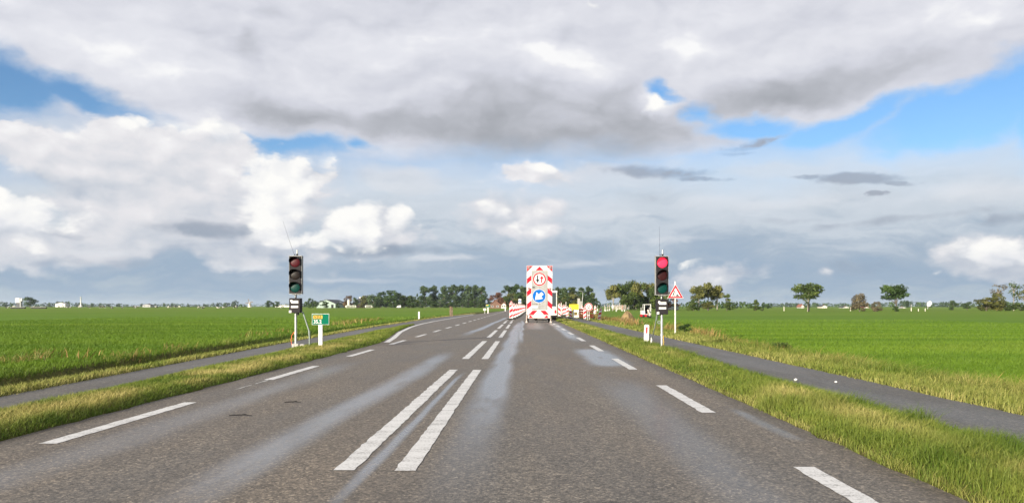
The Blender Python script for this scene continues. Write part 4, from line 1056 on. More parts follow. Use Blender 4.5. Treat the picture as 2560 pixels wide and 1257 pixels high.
# ------------------------------------------------------------------ mini excavator
def excavator():
    Y = 104; z = PZ(793, Y)
    t = thing('mini_excavator', (PX(1613.5, Y), Y, z), 'white and red mini excavator in the right meadow', 'excavator')
    k = Y / F; U = lambda u: (u - 1670) / 12.57 * k; V = lambda v: (793 - (730 + v / 12.57)) * k
    u2 = MB()
    for sx in (-.52, .34):
        pr = [(-.85, .12), (-.75, .02), (.75, .02), (.9, .14), (.85, .33), (.7, .40), (-.7, .40), (-.85, .30)]
        u2.prism_x(pr, sx, sx + .24)
    u2.build('track', RUBBER, t)
    MB().box(-.28, .34, -.6, .6, .14, .42, bev=.03).build('undercarriage', GREYD, t)
    MB().box(U(1515), U(1690), -.75, .55, V(770), V(702), bev=.03).build('lower_body', REDP, t)
    MB().box(U(1530), U(1640), -.70, .70, V(704), V(585), bev=.06).build('counterweight', WHITE, t)
    c = MB(); x0, x1, za, zb = U(1606), U(1825), V(690), V(380)
    for xx in (x0, x1 - .09):
        for yy in (-.55, .55): c.box(xx, xx + .09, yy - .045, yy + .045, za, zb - .07)
    c.box(x0 - .02, x1 + .02, -.62, .62, zb - .08, zb, bev=.03).box(x0, x1, -.60, .60, za - .06, za + .02)
    cb = c.build('cab', WHITE, t)
    MB().box(x0 + .09, x1 - .09, .50, .52, za + .03, zb - .08).box(x0 + .02, x0 + .04, -.5, .5, za + .03, zb - .08).box(x1 - .04, x1 - .02, -.5, .5, za + .03, zb - .08).build('window', GLASS, cb)
    MB().box(x0 + .3, x1 - .3, -.1, .4, za + .02, za + .55, bev=.05).box(x0 + .3, x1 - .3, .25, .4, za + .5, za + .95, bev=.05).build('seat', BLACK, cb)
    MB().tube([(U(1740), -.65, V(720)), (U(1705), -1.15, V(590)), (U(1690), -1.5, V(560))], [.09, .085, .08], 8).build('boom', PINKW, t)
    MB().tube([(U(1690), -1.5, V(555)), (U(1720), -1.75, V(640)), (U(1750), -1.8, V(775))], [.085, .075, .06], 8).build('dipper_arm', PINKW, t)
    MB().prism_x([(-1.95, V(790)), (-1.55, V(800)), (-1.5, V(760)), (-1.85, V(740))], U(1725), U(1775)).build('bucket', GREYD, t)
    MB().tube([(U(1545), .3, V(600)), (U(1545), .3, V(480))], .03, 8).build('exhaust', WHITE, t)
    MB().box(U(1700), U(1825), -.95, -.88, V(790), V(735), bev=.01).build('dozer_blade', GREYD, t)
excavator()

# heap of sandy soil
def soil_heap():
    Y = 74; xc = PX(1568, Y); zb = -.45
    n, k = 22, 40; vs = [(0, 0, 1.0)]
    R_ = 22.5 * Y / F; Hh = PZ(778.5, Y) - zb
    r0 = np.random.default_rng(4)
    for i in range(1, n):
        q = i / (n - 1)
        for j in range(k):
            a = 2 * math.pi * j / k
            rr = q * (1 + .13 * math.sin(3 * a + 1) + .06 * math.sin(7 * a)) 
            hh = (1 - q ** 1.7) * (1 + .06 * math.sin(5 * a + 3 * q)) + r0.normal(0, .018) * (1 - q)
            vs.append((rr * math.cos(a), rr * math.sin(a), max(hh, -.05 * q)))
    vs = [(x * R_, y * R_ * .9, z_ * Hh) for x, y, z_ in vs]
    m = MB(); m.add(vs, [(0, 1 + j, 1 + (j + 1) % k) for j in range(k)] + [(1 + i * k + j, 1 + (i + 1) * k + j, 1 + (i + 1) * k + (j + 1) % k, 1 + i * k + (j + 1) % k) for i in range(n - 2) for j in range(k)], 0, True)
    tag(m.build('soil_heap', SAND, None, (xc, Y, zb)), 'heap of sandy soil on the edge of the right meadow', 'soil heap')
soil_heap()

# litter on the right cycle path
def litter(px, py, s, label):
    Y = (EYE - .04) * F / (py - VY); m = MB(); r0 = np.random.default_rng(int(px))
    bm = bmesh.new(); bmesh.ops.create_icosphere(bm, subdivisions=2, radius=1)
    vs = [(v.co.x * s * r0.uniform(.6, 1.2), v.co.y * s * r0.uniform(.6, 1.2), v.co.z * s * r0.uniform(.4, .8) + s * .5) for v in bm.verts]
    bm.verts.index_update(); m.add(vs, [[v.index for v in f.verts] for f in bm.faces]); bm.free()
    tag(m.build('paper_scrap', WHITE, None, (PX(px, Y), Y, .034)), label, 'litter')
litter(1989, 950, .032, 'larger crumpled white scrap at the grassy edge of the right cycle path')
litter(2090, 955, .023, 'small white scrap lying in the middle of the right cycle path')

# twigs blown onto the left lane
for (x_, y_, a_, l_, lab) in ((-2.97, 9.9, .05, .20, 'dark twig on the left lane, nearer the centre line'), (-3.2, 8.7, -.12, .26, 'longer dark twig on the left lane, nearer the camera')):
    m = MB().tube([(-l_ / 2, 0, .014), (-.02, .012, .018), (l_ * .2, -.006, .022), (l_ / 2, .015, .014)], [.006, .007, .005, .003], 7).tube([(.0, .005, .018), (.05, .05, .026)], [.007, .003], 6)
    tag(m.build('twig', BLACK, None, (x_, y_, 0), (0, 0, a_)), lab, 'twig', 'twigs lying on the road')

# ------------------------------------------------------------------ cars far off
def car(px, Y, z, label, m, rz=R(90), s=1.0):
    t = thing('parked_car', (PX(px, Y), Y, z), label, 'car', None, rz); t.scale = (s, s, s)
    body = [(-2.1, .35), (-2.05, .75), (-1.9, .92), (-.95, 1.0), (-.9, 1.02), (1.0, 1.02), (1.95, .9), (2.1, .7), (2.1, .35), (1.7, .25), (-1.7, .25)]
    MB().prism_x(body, -.85, .85).build('body', m, t)
    MB().prism_x([(-1.9, 1.0), (-1.5, 1.38), (-.3, 1.46), (.35, 1.42), (1.1, 1.0)], -.74, .74).build('cabin', GLASS, t)
    MB().prism_x([(-1.55, 1.40), (-.3, 1.48), (.4, 1.44), (.35, 1.40), (-.3, 1.44), (-1.5, 1.36)], -.72, .72).build('roof', m, t)
    for sx in (-.80, .80):
        for yy in (-1.3, 1.3):
            w = MB(); n = 18; vs = []
            prof = [(-.09, .05), (-.09, .28), (-.06, .31), (.06, .31), (.09, .28), (.09, .05)]
            for xx, q in prof: vs += [(sx + xx, yy + q * math.cos(2 * math.pi * j / n), .31 + q * math.sin(2 * math.pi * j / n)) for j in range(n)]
            w.add(vs, [(i * n + j, i * n + (j + 1) % n, (i + 1) * n + (j + 1) % n, (i + 1) * n + j) for i in range(5) for j in range(n)], 0, True).build('wheel', TYRE, t)
    return t
car(1564, 330, -.3, 'silver grey car parked at the foot of the right tree group', SILVER, R(78))
car(1683, 280, -.3, 'dark car parked behind the roadworks triangle', DARKCAR, R(80))

# ================================================================== TREES
LEAF = {
    'dark': leafmat('leaf_dark', (.034, .068, .016), .9, (.055, .090, .02)),
    'mid': leafmat('leaf_mid', (.055, .088, .018), .9, (.085, .105, .022)),
    'olive': leafmat('leaf_olive', (.095, .105, .024), .8, (.14, .13, .035)),
    'poplar': leafmat('leaf_poplar', (.050, .088, .030), .9, (.085, .115, .055)),
    'brown': leafmat('leaf_brown', (.120, .075, .030), .8, (.16, .095, .04)),
    'rust': leafmat('leaf_rust', (.105, .045, .026), .7, (.13, .06, .03)),
    'tan': leafmat('leaf_tan', (.125, .105, .060), .7, (.16, .13, .08)),
}
def leaf_mesh(name, pts, nrm, size, tint, m):
    n = len(pts)
    a = RNG.normal(0, 1, (n, 3)) + nrm * 1.1
    a /= np.linalg.norm(a, axis=1, keepdims=True)
    r = RNG.normal(0, 1, (n, 3)); u = np.cross(a, r); u /= np.linalg.norm(u, axis=1, keepdims=True); w = np.cross(a, u)
    s = (size * RNG.uniform(.5, 1.35, n))[:, None]
    co = np.stack([pts - u * s, pts + w * s * .62, pts + u * s, pts - w * s * .62], 1).reshape(-1, 3)
    me = D.meshes.new(name)
    me.vertices.add(4 * n); me.vertices.foreach_set('co', co.astype(np.float32).ravel())
    me.loops.add(4 * n); me.loops.foreach_set('vertex_index', np.arange(4 * n, dtype=np.int32))
    me.polygons.add(n); me.polygons.foreach_set('loop_start', np.arange(0, 4 * n, 4, dtype=np.int32))
    me.update(calc_edges=True)
    at = me.attributes.new('tint', 'FLOAT', 'POINT'); at.data.foreach_set('value', np.repeat(np.clip(tint, 0, 1), 4).astype(np.float32))
    me.materials.append(m)
    return me
def crown_points(clumps, n, fill):
    vol = np.array([c[3] * c[4] * c[5] for c in clumps]) ** .67; cnt = (n * vol / vol.sum()).astype(int) + 2
    P, N, T = [], [], []
    for c, k in zip(clumps, cnt):
        d = RNG.normal(0, 1, (k, 3)); d /= np.linalg.norm(d, axis=1, keepdims=True)
        rr = (1 - fill * RNG.random(k) ** 1.4) * RNG.normal(1, .07, k)
        lump = 1 + .16 * np.sin(d[:, 0] * 5 + c[0] * 40) * np.cos(d[:, 2] * 6 + c[2] * 30)
        P.append(np.array(c[:3]) + d * np.array(c[3:6]) * (rr * lump)[:, None]); N.append(d)
        T.append(np.full(k, RNG.uniform(.22, .72)) + RNG.normal(0, .17, k))
    return np.concatenate(P), np.concatenate(N), np.concatenate(T)
TREE_MESH = {}
def tree_variant(kind, v):
    """crown and trunk for a tree 1 m tall, crown about `w` wide; scaled by its Empty"""
    if (kind, v) in TREE_MESH: return TREE_MESH[(kind, v)]
    rs = np.random.default_rng(hash_(kind) + v * 17)
    cl = []; limbs = []
    if kind == 'round':
        w, z0, nl = 1.0, .38, 2400
        for i in range(17):
            a = rs.uniform(0, 2 * math.pi); q = rs.random() ** .6 * .33; zz = rs.uniform(.50, .86) - q * .22
            r = rs.uniform(.10, .19); cl.append((q * math.cos(a), q * math.sin(a), zz, r * 1.15, r * 1.15, r * .62))
        cl.append((0, 0, .72, .26, .26, .17)); size, fill = .034, .55
        trunk = [(0, 0, -.05), (.01, 0, .2), (.0, .01, .45), (0, 0, .7)]; tr = [.030, .024, .020, .010]
    elif kind == 'poplar':
        w, z0, nl = .42, .22, 1900
        for i in range(14):
            zz = rs.uniform(.30, .93); e = .17 * (1 - ((zz - .55) / .48) ** 2) + .02; a = rs.uniform(0, 2 * math.pi); q = rs.random() * e
            r = rs.uniform(.07, .12); cl.append((q * math.cos(a), q * math.sin(a), zz, r, r, r * .95))
        size, fill = .026, .6
        trunk = [(0, 0, -.05), (0, 0, .3), (.01, 0, .6), (0, 0, .92)]; tr = [.020, .016, .011, .004]
    elif kind == 'full':
        w, z0, nl = .85, .05, 2000
        for i in range(18):
            zz = rs.uniform(.10, .86); e = .36 * math.sqrt(max(.05, 1 - ((zz - .42) / .58) ** 2)); a = rs.uniform(0, 2 * math.pi); q = rs.random() ** .5 * e
            r = rs.uniform(.10, .18); cl.append((q * math.cos(a), q * math.sin(a), zz, r, r, r * .85))
        size, fill = .034, .5
        trunk = [(0, 0, -.05), (0, 0, .3), (.01, 0, .7)]; tr = [.025, .020, .008]
    elif kind == 'cone':
        w, z0, nl = .7, .02, 1200
        for i in range(20):
            zz = rs.uniform(.08, .93); e = .36 * (1 - zz) + .03; a = rs.uniform(0, 2 * math.pi); q = rs.random() ** .5 * e
            r = rs.uniform(.07, .13) * (1.2 - zz * .5); cl.append((q * math.cos(a), q * math.sin(a), zz, r, r, r * .8))
        size, fill = .034, .5
        trunk = [(0, 0, -.05), (0, 0, .5), (0, 0, .9)]; tr = [.022, .012, .004]
    else:  # sparse
        w, z0, nl = .6, .35, 420
        for i in range(13):
            zz = rs.uniform(.42, .93); a = rs.uniform(0, 2 * math.pi); q = rs.random() * .24
            r = rs.uniform(.06, .13); cl.append((q * math.cos(a), q * math.sin(a), zz, r, r, r))
        size, fill = .026, .9
        trunk = [(0, 0, -.05), (.01, 0, .3), (-.01, 0, .6), (.01, 0, .92)]; tr = [.020, .016, .010, .003]
    P, N, T = crown_points(cl, nl, fill)
    cm = leaf_mesh('crown', P, N, size, T, LEAF['mid'])
    mb = MB().tube(trunk, tr, 8)
    for c in cl[:9]:
        zb = max(.16, c[2] - rs.uniform(.16, .30)); zb = min(zb, .6)
        mb.tube([(0, 0, zb), (c[0] * .5, c[1] * .5, zb + (c[2] - zb) * .62), (c[0], c[1], c[2])], [tr[1] * .62, tr[1] * .4, .003], 5, cap=False)
    to = mb.build('trunk', TRUNKP); tm = to.data; D.objects.remove(to)
    TREE_MESH[(kind, v)] = (cm, tm)
    return cm, tm
def hash_(s): return sum(ord(c) * (i + 3) for i, c in enumerate(s)) % 1000
TCOUNT = [0]
def tree(px, top, wpx, Y, kind, col, label, cat='tree', group=None, bark=None, base=None, name=None, lean=0.0):
    TCOUNT[0] += 1
    cm, tm = tree_variant(kind, TCOUNT[0] % 4)
    if base is None: base = fbase(px)
    H_ = PZ(top, Y) - base; Wd = wpx * Y / F * (1.2 if kind == 'full' else 1.38 if kind == 'poplar' else 1.05)
    nat = {'round': 1.0, 'poplar': .50, 'full': .85, 'cone': .75, 'sparse': .62}[kind]
    t = thing(name or ('tree' if cat == 'tree' else cat), (PX(px, Y), Y, base), label, cat, group, RNG.uniform(0, 6.28))
    t.scale = (Wd / nat, Wd / nat, H_)
    if lean: t.rotation_euler = (0, lean, t.rotation_euler[2])
    for nm, me, m in (('crown', cm, LEAF[col]), ('trunk', tm, bark or TRUNKD)):
        o = D.objects.new(nm, me); COL.objects.link(o); o.parent = t
        o.material_slots[0].link = 'OBJECT'; o.material_slots[0].material = m
    return t

# right: tree group beyond the excavator
g = 'trees of the group behind the mini excavator'
for i, (px, top, w, c, k) in enumerate([(1533, 706, 46, 'olive', 'round'), (1553, 701, 40, 'mid', 'round'), (1572, 699, 44, 'mid', 'full'), (1590, 700, 40, 'olive', 'round'), (1606, 697, 44, 'mid', 'full'), (1626, 699, 44, 'olive', 'round'), (1645, 701, 44, 'mid', 'full')]):
    tree(px, top, w, 300 + (i % 3) * 9, k, c, '%s tree from the left in the group behind the mini excavator' % ORD[i], 'tree', g, TRUNKP)
g = 'bushes under the tree group behind the mini excavator'
for i, (px, top, w, c) in enumerate([(1566, 734, 34, 'mid'), (1584, 722, 38, 'mid'), (1601, 736, 34, 'dark'), (1622, 740, 34, 'mid'), (1640, 732, 34, 'dark'), (1655, 740, 26, 'dark')]):
    tree(px, top, w, 296 + i * 3, 'full', c, '%s bush from the left under the trees behind the excavator' % ORD[i], 'bush', g)
tree(1672, 728, 40, 330, 'full', 'rust', 'rust coloured bush behind the control box of the red light', 'bush')
# trio of pale stemmed trees
g = 'pale stemmed trees right of the roadworks triangle'
for i, (px, top, w) in enumerate([(1747, 707, 48), (1771, 701, 50), (1793, 707, 44)]):
    tree(px, top, w, 270 + i * 4, 'round', 'olive', '%s pale stemmed tree right of the roadworks triangle' % ['left', 'middle', 'right'][i], 'tree', g, TRUNKP)
tree(1734, 745, 30, 266, 'full', 'mid', 'round green bush under the left pale stemmed tree', 'bush')
tree(1769, 752, 30, 268, 'full', 'olive', 'low bush between the stems of the pale trees', 'bush')
tree(1817, 733, 36, 262, 'cone', 'mid', 'pointed evergreen bush right of the pale stemmed trees', 'bush')
tree(1889, 746, 30, 265, 'cone', 'mid', 'isolated pointed bush between the pale stemmed trees and the big tree', 'bush')
tree(1905, 768, 8, 262, 'full', 'mid', 'tiny shrub just right of the isolated pointed bush', 'shrub')
tree(2021, 700, 86, 222, 'round', 'mid', 'broad domed tree with two pale feet alone in the right meadow', 'tree', None, TRUNKD)
t2 = tree(2006, 726, 34, 221, 'sparse', 'mid', 'thin pale tree leaning left against the broad domed tree', 'tree', None, TRUNKP, lean=R(-12)); t2.location.x = PX(2019, 221)
tree(2149, 727, 42, 226, 'full', 'tan', 'browning bush between the two dark domed trees', 'bush')
tree(2193, 752, 24, 228, 'full', 'tan', 'small faded bush left of the second domed tree', 'bush')
tree(2240, 704, 78, 232, 'round', 'dark', 'dark domed tree to the left of the white dish', 'tree', None, TRUNKD)
tree(2240, 764, 15, 230, 'full', 'dark', 'small dark bush at the foot of the second domed tree', 'bush')
g = 'trees at the right edge of the photo'
for i, (px, top, w, k, c, lab) in enumerate([(2494, 708, 44, 'sparse', 'tan', 'thin half bare tree first in the group at the right edge'), (2534, 704, 40, 'sparse', 'mid', 'thin tree with twin pale stems at the right edge'), (2562, 708, 44, 'sparse', 'olive', 'olive thin tree cut off by the right edge')]):
    tree(px, top, w, 262 + i * 5, k, c, lab, 'tree', g, TRUNKP)
for px, top, w, c, lab in [(2466, 741, 56, 'olive', 'wide grey green bush left of the thin trees at the right edge'), (2514, 748, 40, 'mid', 'dark green bush at the foot of the twin stemmed tree'), (2492, 730, 34, 'olive', 'tall olive bush around the half bare tree'), (2418, 753, 22, 'poplar', 'round bush second to the right of the white dish'), (2382, 749, 20, 'poplar', 'pointed bush first to the right of the white dish'), (2552, 756, 34, 'mid', 'low bush touching the right edge of the photo')]:
    tree(px, top, w, 300 if px < 2430 else 258, 'full', c, lab, 'bush')

# left: farm trees, tall row, dark clumps
for px, top, w, k, c, lab in [(777, 744, 17, 'full', 'dark', 'round dark tree left of the pale green barn'), (791, 752, 11, 'full', 'dark', 'small dark tree touching the left end of the barn'), (814, 752, 17, 'full', 'dark', 'round tree in front of the pale green barn'), (845, 754, 12, 'cone', 'dark', 'narrow tree right of the pale green barn'),
                              (872, 737, 24, 'full', 'brown', 'brownish tree left of the dark pyramid roof'), (889, 742, 14, 'full', 'poplar', 'grey green tree behind the dark pyramid roof'), (913, 736, 30, 'full', 'olive', 'olive tree right of the dark pyramid roof')]:
    tree(px, top, w, 560 if px > 860 else 520, k, c, lab)
g = 'dark trees right of the farmhouse'
for i, (px, top, w, c) in enumerate([(934, 731, 26, 'poplar'), (951, 727, 32, 'dark'), (966, 742, 28, 'poplar'), (985, 723, 40, 'dark'), (1010, 733, 36, 'mid'), (1030, 737, 28, 'mid'), (1027, 745, 22, 'dark')]):
    tree(px, top, w, 520 + (i % 3) * 14, 'full', c, '%s tree from the left in the dark clump right of the farmhouse' % ORD[i], 'tree', g)
tree(1043, 732, 12, 560, 'cone', 'dark', 'slender dark tree between the clump and the tall row')
g = 'tall poplars in the row behind the left meadow'
for i, (px, top, w) in enumerate([(1062, 713, 27), (1086, 714, 27), (1110, 713, 24), (1124, 716, 22), (1139, 710, 26), (1156, 713, 24), (1172, 711, 24), (1188, 712, 24), (1203, 714, 22)]):
    tree(px, top, w, 600 + (i % 2) * 12, 'poplar', 'poplar', '%s tall poplar from the left in the row behind the left meadow' % ORD[i], 'tree', g, TRUNKD)
g = 'shrubs at the foot of the tall poplar row'
for i, (px, top, w) in enumerate([(1050, 752, 20), (1066, 748, 22), (1084, 751, 22), (1100, 746, 26), (1121, 748, 26), (1143, 750, 26), (1164, 747, 26), (1185, 744, 26), (1208, 732, 28), (1199, 748, 22)]):
    tree(px, top, w, 585, 'full', 'dark' if i % 3 else 'poplar', '%s shrub from the left at the foot of the tall poplar row' % ORD[i], 'shrub', g)
tree(1241, 729, 36, 470, 'full', 'rust', 'rust brown tree above the red roofed farmhouse')
g = 'dark trees left of the sign trailer'
for i, (px, top, w) in enumerate([(1271, 712, 28), (1290, 711, 28), (1309, 713, 26), (1328, 714, 26)]):
    tree(px, top, w, 500, 'poplar', 'dark' if i % 2 else 'poplar', '%s tall tree from the left just left of the sign trailer' % ORD[i], 'tree', g, TRUNKD)
g = 'low bushes left of the sign trailer'
for i, (px, top, w) in enumerate([(1262, 738, 28), (1281, 731, 34), (1300, 729, 34), (1318, 732, 30)]):
    tree(px, top, w, 488, 'full', ['mid', 'olive', 'dark', 'olive'][i], '%s low bush from the left under the tall trees left of the trailer' % ORD[i], 'bush', g)
g = 'trees to the right of the sign trailer'
for i, (px, top, w) in enumerate([(1374, 720, 26), (1394, 718, 24), (1413, 717, 26), (1433, 717, 26), (1453, 717, 24), (1470, 716, 24), (1481, 730, 20)]):
    tree(px, top, w, 500 + (i % 2) * 8, 'poplar', 'poplar' if i % 3 else 'mid', '%s tree from the left in the row right of the trailer' % ORD[i], 'tree', g, TRUNKD)
g = 'dense bushes to the right of the sign trailer'
for i, (px, top, w) in enumerate([(1370, 737, 34), (1392, 731, 36), (1414, 729, 38), (1437, 730, 38), (1460, 729, 36), (1480, 740, 26)]):
    tree(px, top, w, 486, 'full', ['olive', 'olive', 'mid', 'olive', 'dark', 'dark'][i], '%s dense bush from the left in the hedge right of the trailer' % ORD[i], 'bush', g)
tree(1495.5, 751, 11, 640, 'full', 'dark', 'small round tree in the gap right of the hedge')
tree(75, 741, 30, 760, 'full', 'dark', 'lone dark tree beside the white tower far on the left')
for px, top, w, lab in [(673, 750, 19, 'left one of two round trees left of the unlit traffic light'), (690, 751, 17, 'right one of two round trees left of the unlit traffic light')]:
    tree(px, top, w, 800, 'full', 'dark', lab)

g = 'background trees filling the belt left of the trailer'
for i, (px, top, w) in enumerate([(922, 741, 26), (945, 738, 30), (972, 736, 30), (998, 735, 32), (1022, 739, 30), (1052, 744, 28), (1078, 740, 30), (1100, 742, 30), (1125, 738, 30), (1148, 740, 30), (1170, 739, 30), (1192, 738, 28), (1212, 742, 24)]):
    tree(px, top, w, 640, 'full', ['dark', 'mid', 'dark'][i % 3], '%s tree from the left in the back row behind the tall poplars' % ORD[i], 'tree', g)
# far woods and hedges along the horizon, one mass
def far_woods():
    P, N, T, S = [], [], [], []
    a = -720.0
    rs = np.random.default_rng(77)
    while a < 720:
        wd = rs.uniform(5, 18); Y = rs.uniform(1000, 1700)
        px = VX + a / 680 * 1400
        hp = 6.5 + 9 * float(vnoise(np.array([px]), np.array([3.0]), .012, 5)[0]) ** 1.2 + rs.uniform(-1.5, 2.5)
        if 1640 < px < 1930: hp += 5; Y = rs.uniform(520, 700)
        if 600 < px < 760: hp *= .6
        hgt = hp * Y / F; x = PX(px, Y); r = wd * Y / F * .62
        n = 90
        d = rs.normal(0, 1, (n, 3)); d /= np.linalg.norm(d, axis=1, keepdims=True)
        q = (1 - .5 * rs.random(n))[:, None]
        P.append(np.array([x, Y, FIELD + hgt * .45]) + d * q * np.array([r, r, hgt * .6])); N.append(d); T.append(np.full(n, rs.uniform(.2, .7)) + rs.normal(0, .15, n)); S.append(np.full(n, hgt * .16))
        a += wd * .42
    me = leaf_mesh('distant_woods', np.concatenate(P), np.concatenate(N), np.concatenate(S), np.concatenate(T), LEAF['dark'])
    o = D.objects.new('distant_woods', me); COL.objects.link(o)
    tag(o, 'far bluish line of woods and hedges along the horizon', 'woods', kind='stuff')
far_woods()

# ================================================================== BUILDINGS AND FAR THINGS
def gable(mb, x0, x1, y0, y1, ze, zr, mi=0):
    mb.prism_y([(x0, 0), (x1, 0), (x1, ze), ((x0 + x1) / 2, zr), (x0, ze)], y0, y1, mi)
def roof_pair(mb, x0, x1, y0, y1, ze, zr, ov=.4, th=.22):
    xm = (x0 + x1) / 2; k = (zr - ze) / (xm - x0)
    for s_, xa in ((1, x0), (-1, x1)):
        e = xa - s_ * ov; ze2 = ze - k * ov
        p = [(e, ze2 + .02), (xm, zr + .02), (xm, zr + .02 + th), (e, ze2 + .02 + th)]
        mb.prism_y(p if s_ > 0 else p[::-1], y0 - ov, y1 + ov)
def barn(px0, px1, eave, ridge, Y, depth, wall, roof, label, door=None):
    x0, x1 = PX(px0, Y), PX(px1, Y); xm = (x0 + x1) / 2
    t = thing('barn', (xm, Y, fbase(px0)), label, 'barn')
    w = (x1 - x0) / 2; ze, zr = PZ(eave, Y) - FIELD, PZ(ridge, Y) - FIELD
    m = MB(); gable(m, -w, w, 0, depth, ze, zr); m.build('wall', wall, t)
    m = MB(); roof_pair(m, -w, w, 0, depth, ze, zr); m.build('roof', roof, t)
    if door: MB().box(door[0] * w, door[1] * w, -.06, .0, .0, ze * .8).build('door', BLACK, t)
    for k in (-.6, -.2): MB().box(k * w - .5, k * w + .5, -.05, .0, ze * .5, ze * .75).build('window', GLASS, t)
    return t
barn(791.5, 838.5, 760, 750, 560, 40, BARNG, ROOFD, 'pale green barn with a dark roof and low gable on the left horizon', (.55, .8))
barn(836, 862, 761, 754.5, 585, 30, BARNG, ROOFD, 'second smaller barn adjoining the pale green barn', (.2, .5))
# farmhouse with a big pyramid roof
Y = 570; k = Y / F
t = thing('farmhouse', (PX(895, Y), Y, FIELDL), 'farmhouse with a steep dark pyramid roof behind the pale bales', 'farmhouse')
MB().box(-15 * k, 15 * k, 0, 12, 0, 7.5 * k + .3).build('wall', BRICK, t)
zt = PZ(746, Y) - FIELD; ze = PZ(759.5, Y) - FIELD
MB().add([(-16.5 * k, -.6, ze - .3), (17.5 * k, -.6, ze - .3), (17.5 * k, 12.6, ze - .3), (-16.5 * k, 12.6, ze - .3), (-1.5 * k, 5, zt), (4 * k, 5, zt), (4 * k, 7, zt), (-1.5 * k, 7, zt)], [(0, 1, 5, 4), (1, 2, 6, 5), (2, 3, 7, 6), (3, 0, 4, 7), (4, 5, 6, 7), (3, 2, 1, 0)]).build('roof', ROOFD, t)
MB().box(-.2, 1.2, 5.4, 6.6, zt - 1, zt + .9, bev=.05).build('chimney', WHITE, t)
for u in (-10, 2, 9): MB().box(u * k - .5, u * k + .5, -.05, 0, .7, 1.9).build('window', GLASS, t)
t = thing('silo', (PX(871.8, 555), 555, FIELDL), 'slim pale silo left of the dark pyramid roof', 'silo')
zt = PZ(750, 555) - FIELD
MB().lathe_z([(0, .7), (.9, .75), (1.2, .95), (zt - .8, .95), (zt - .2, .6), (zt, .02)], 0, 0, 16).build('tank', CREAM, t)
for s_ in (-.7, .7): MB().tube([(s_, 0, 0), (s_, 0, 1.4)], .08, 6).build('leg', GALV, t)
def bale(px, Y, label, group):
    o = MB().lathe_y([(-.72, .02), (-.72, .86), (-.66, .95), (-.2, .99), (.2, .99), (.66, .95), (.72, .86), (.72, .02)], 0, .97, 18).build('silage_bale', BALE, None, (PX(px, Y), Y, fbase(px)))
    tag(o, label, 'bale', group)
for i in range(7): bale(867 + i * 3.5, 552, '%s pale wrapped bale from the left in front of the pyramid roof' % ORD[i], 'wrapped bales in front of the farmhouse')
for i in range(5): bale(916 + i * 3.2, 556, '%s pale wrapped bale from the left in the group right of the farmhouse' % ORD[i], 'wrapped bales to the right of the farmhouse')
# white van by the dark trees
t = thing('white_van', (PX(997, 500), 500, FIELDL), 'small white vehicle parked before the dark tree clump', 'van', None, R(90))
MB().prism_x([(-1.4, .3), (1.35, .3), (1.4, .8), (.9, 1.0), (.5, 1.75), (-1.3, 1.8), (-1.4, 1.5)], -.8, .8).build('body', WHITE, t)
MB().box(-.806, .806, -.6, .3, 1.1, 1.55).build('window', GLASS, t)
for sx in (-.8, .8):
    for yy in (-.9, .9): MB().add([(sx + dx, yy + .3 * math.cos(a), .3 + .3 * math.sin(a)) for dx in (-.08, .08) for a in np.linspace(0, 2 * math.pi, 13)[:-1]], [tuple(range(12)), tuple(range(23, 11, -1))] + [(j, (j + 1) % 12, 12 + (j + 1) % 12, 12 + j) for j in range(12)]).build('wheel', TYRE, t)
# red roofed farmhouse half hidden by the rust tree
def cottage(px0, px1, eave, ridge, Y, wall, roof, label, cat='house'):
    x0, x1 = PX(px0, Y), PX(px1, Y); w = (x1 - x0) / 2
    t = thing('house', ((x0 + x1) / 2, Y, fbase(px0)), label, cat)
    ze, zr = PZ(eave, Y) - FIELD, PZ(ridge, Y) - FIELD
    m = MB(); gable(m, -w, w, 0, 9, ze, zr); m.build('wall', wall, t)
    m = MB(); roof_pair(m, -w, w, 0, 9, ze, zr); r_ = m.build('roof', roof, t)
    MB().box(w * .2, w * .2 + .7, 4, 4.7, zr - 1.2, zr + .8).build('chimney', BRICK, r_)
    for u in (-.45, .45):
        f_ = MB().box(u * w - .55, u * w + .55, -.06, 0, ze * .35, ze * .85).build('window', WHITE, t)
        MB().box(u * w - .42, u * w + .42, -.075, -.061, ze * .40, ze * .80).build('pane', GLASS, f_)
    return t
cottage(1223, 1252, 763.5, 752.5, 430, BRICK, ROOFR, 'brick house with reddish roof under the rust brown tree')
cottage(1253, 1265, 763.5, 758, 425, CREAM, ROOFR, 'little cream outbuilding right of the reddish roofed house')
for px0, px1, e, r_, Y, wall, roof, lab in [(138, 163, 760, 757, 1000, DIRTW, GREYP, 'long low white building on the far left horizon'), (688, 726, 764.4, 763.2, 900, DIRTW, GREYP, 'long flat white shed behind the unlit traffic light'), (356, 376, 763, 760.5, 900, GREYP, ROOFD, 'pale shed in the trees far on the left horizon'), (2002, 2010, 766, 761, 620, DIRTW, ROOFR, 'white gabled house behind the leaning pale tree'), (2054, 2068, 766, 763, 640, CREAM, ROOFD, 'low cream house right of the broad domed tree'), (2108, 2122, 768, 765.5, 640, DIRTW, ROOFD, 'low white house left of the browning bush'), (2160, 2172, 769, 766, 640, DIRTW, ROOFR, 'low white house between the brown bush and the faded bush'), (2255, 2264, 770, 767.5, 560, DIRTW, GREYP, 'small white shed right of the second domed tree')]:
    cottage(px0, px1, e, r_, Y, wall, roof, lab, 'building')
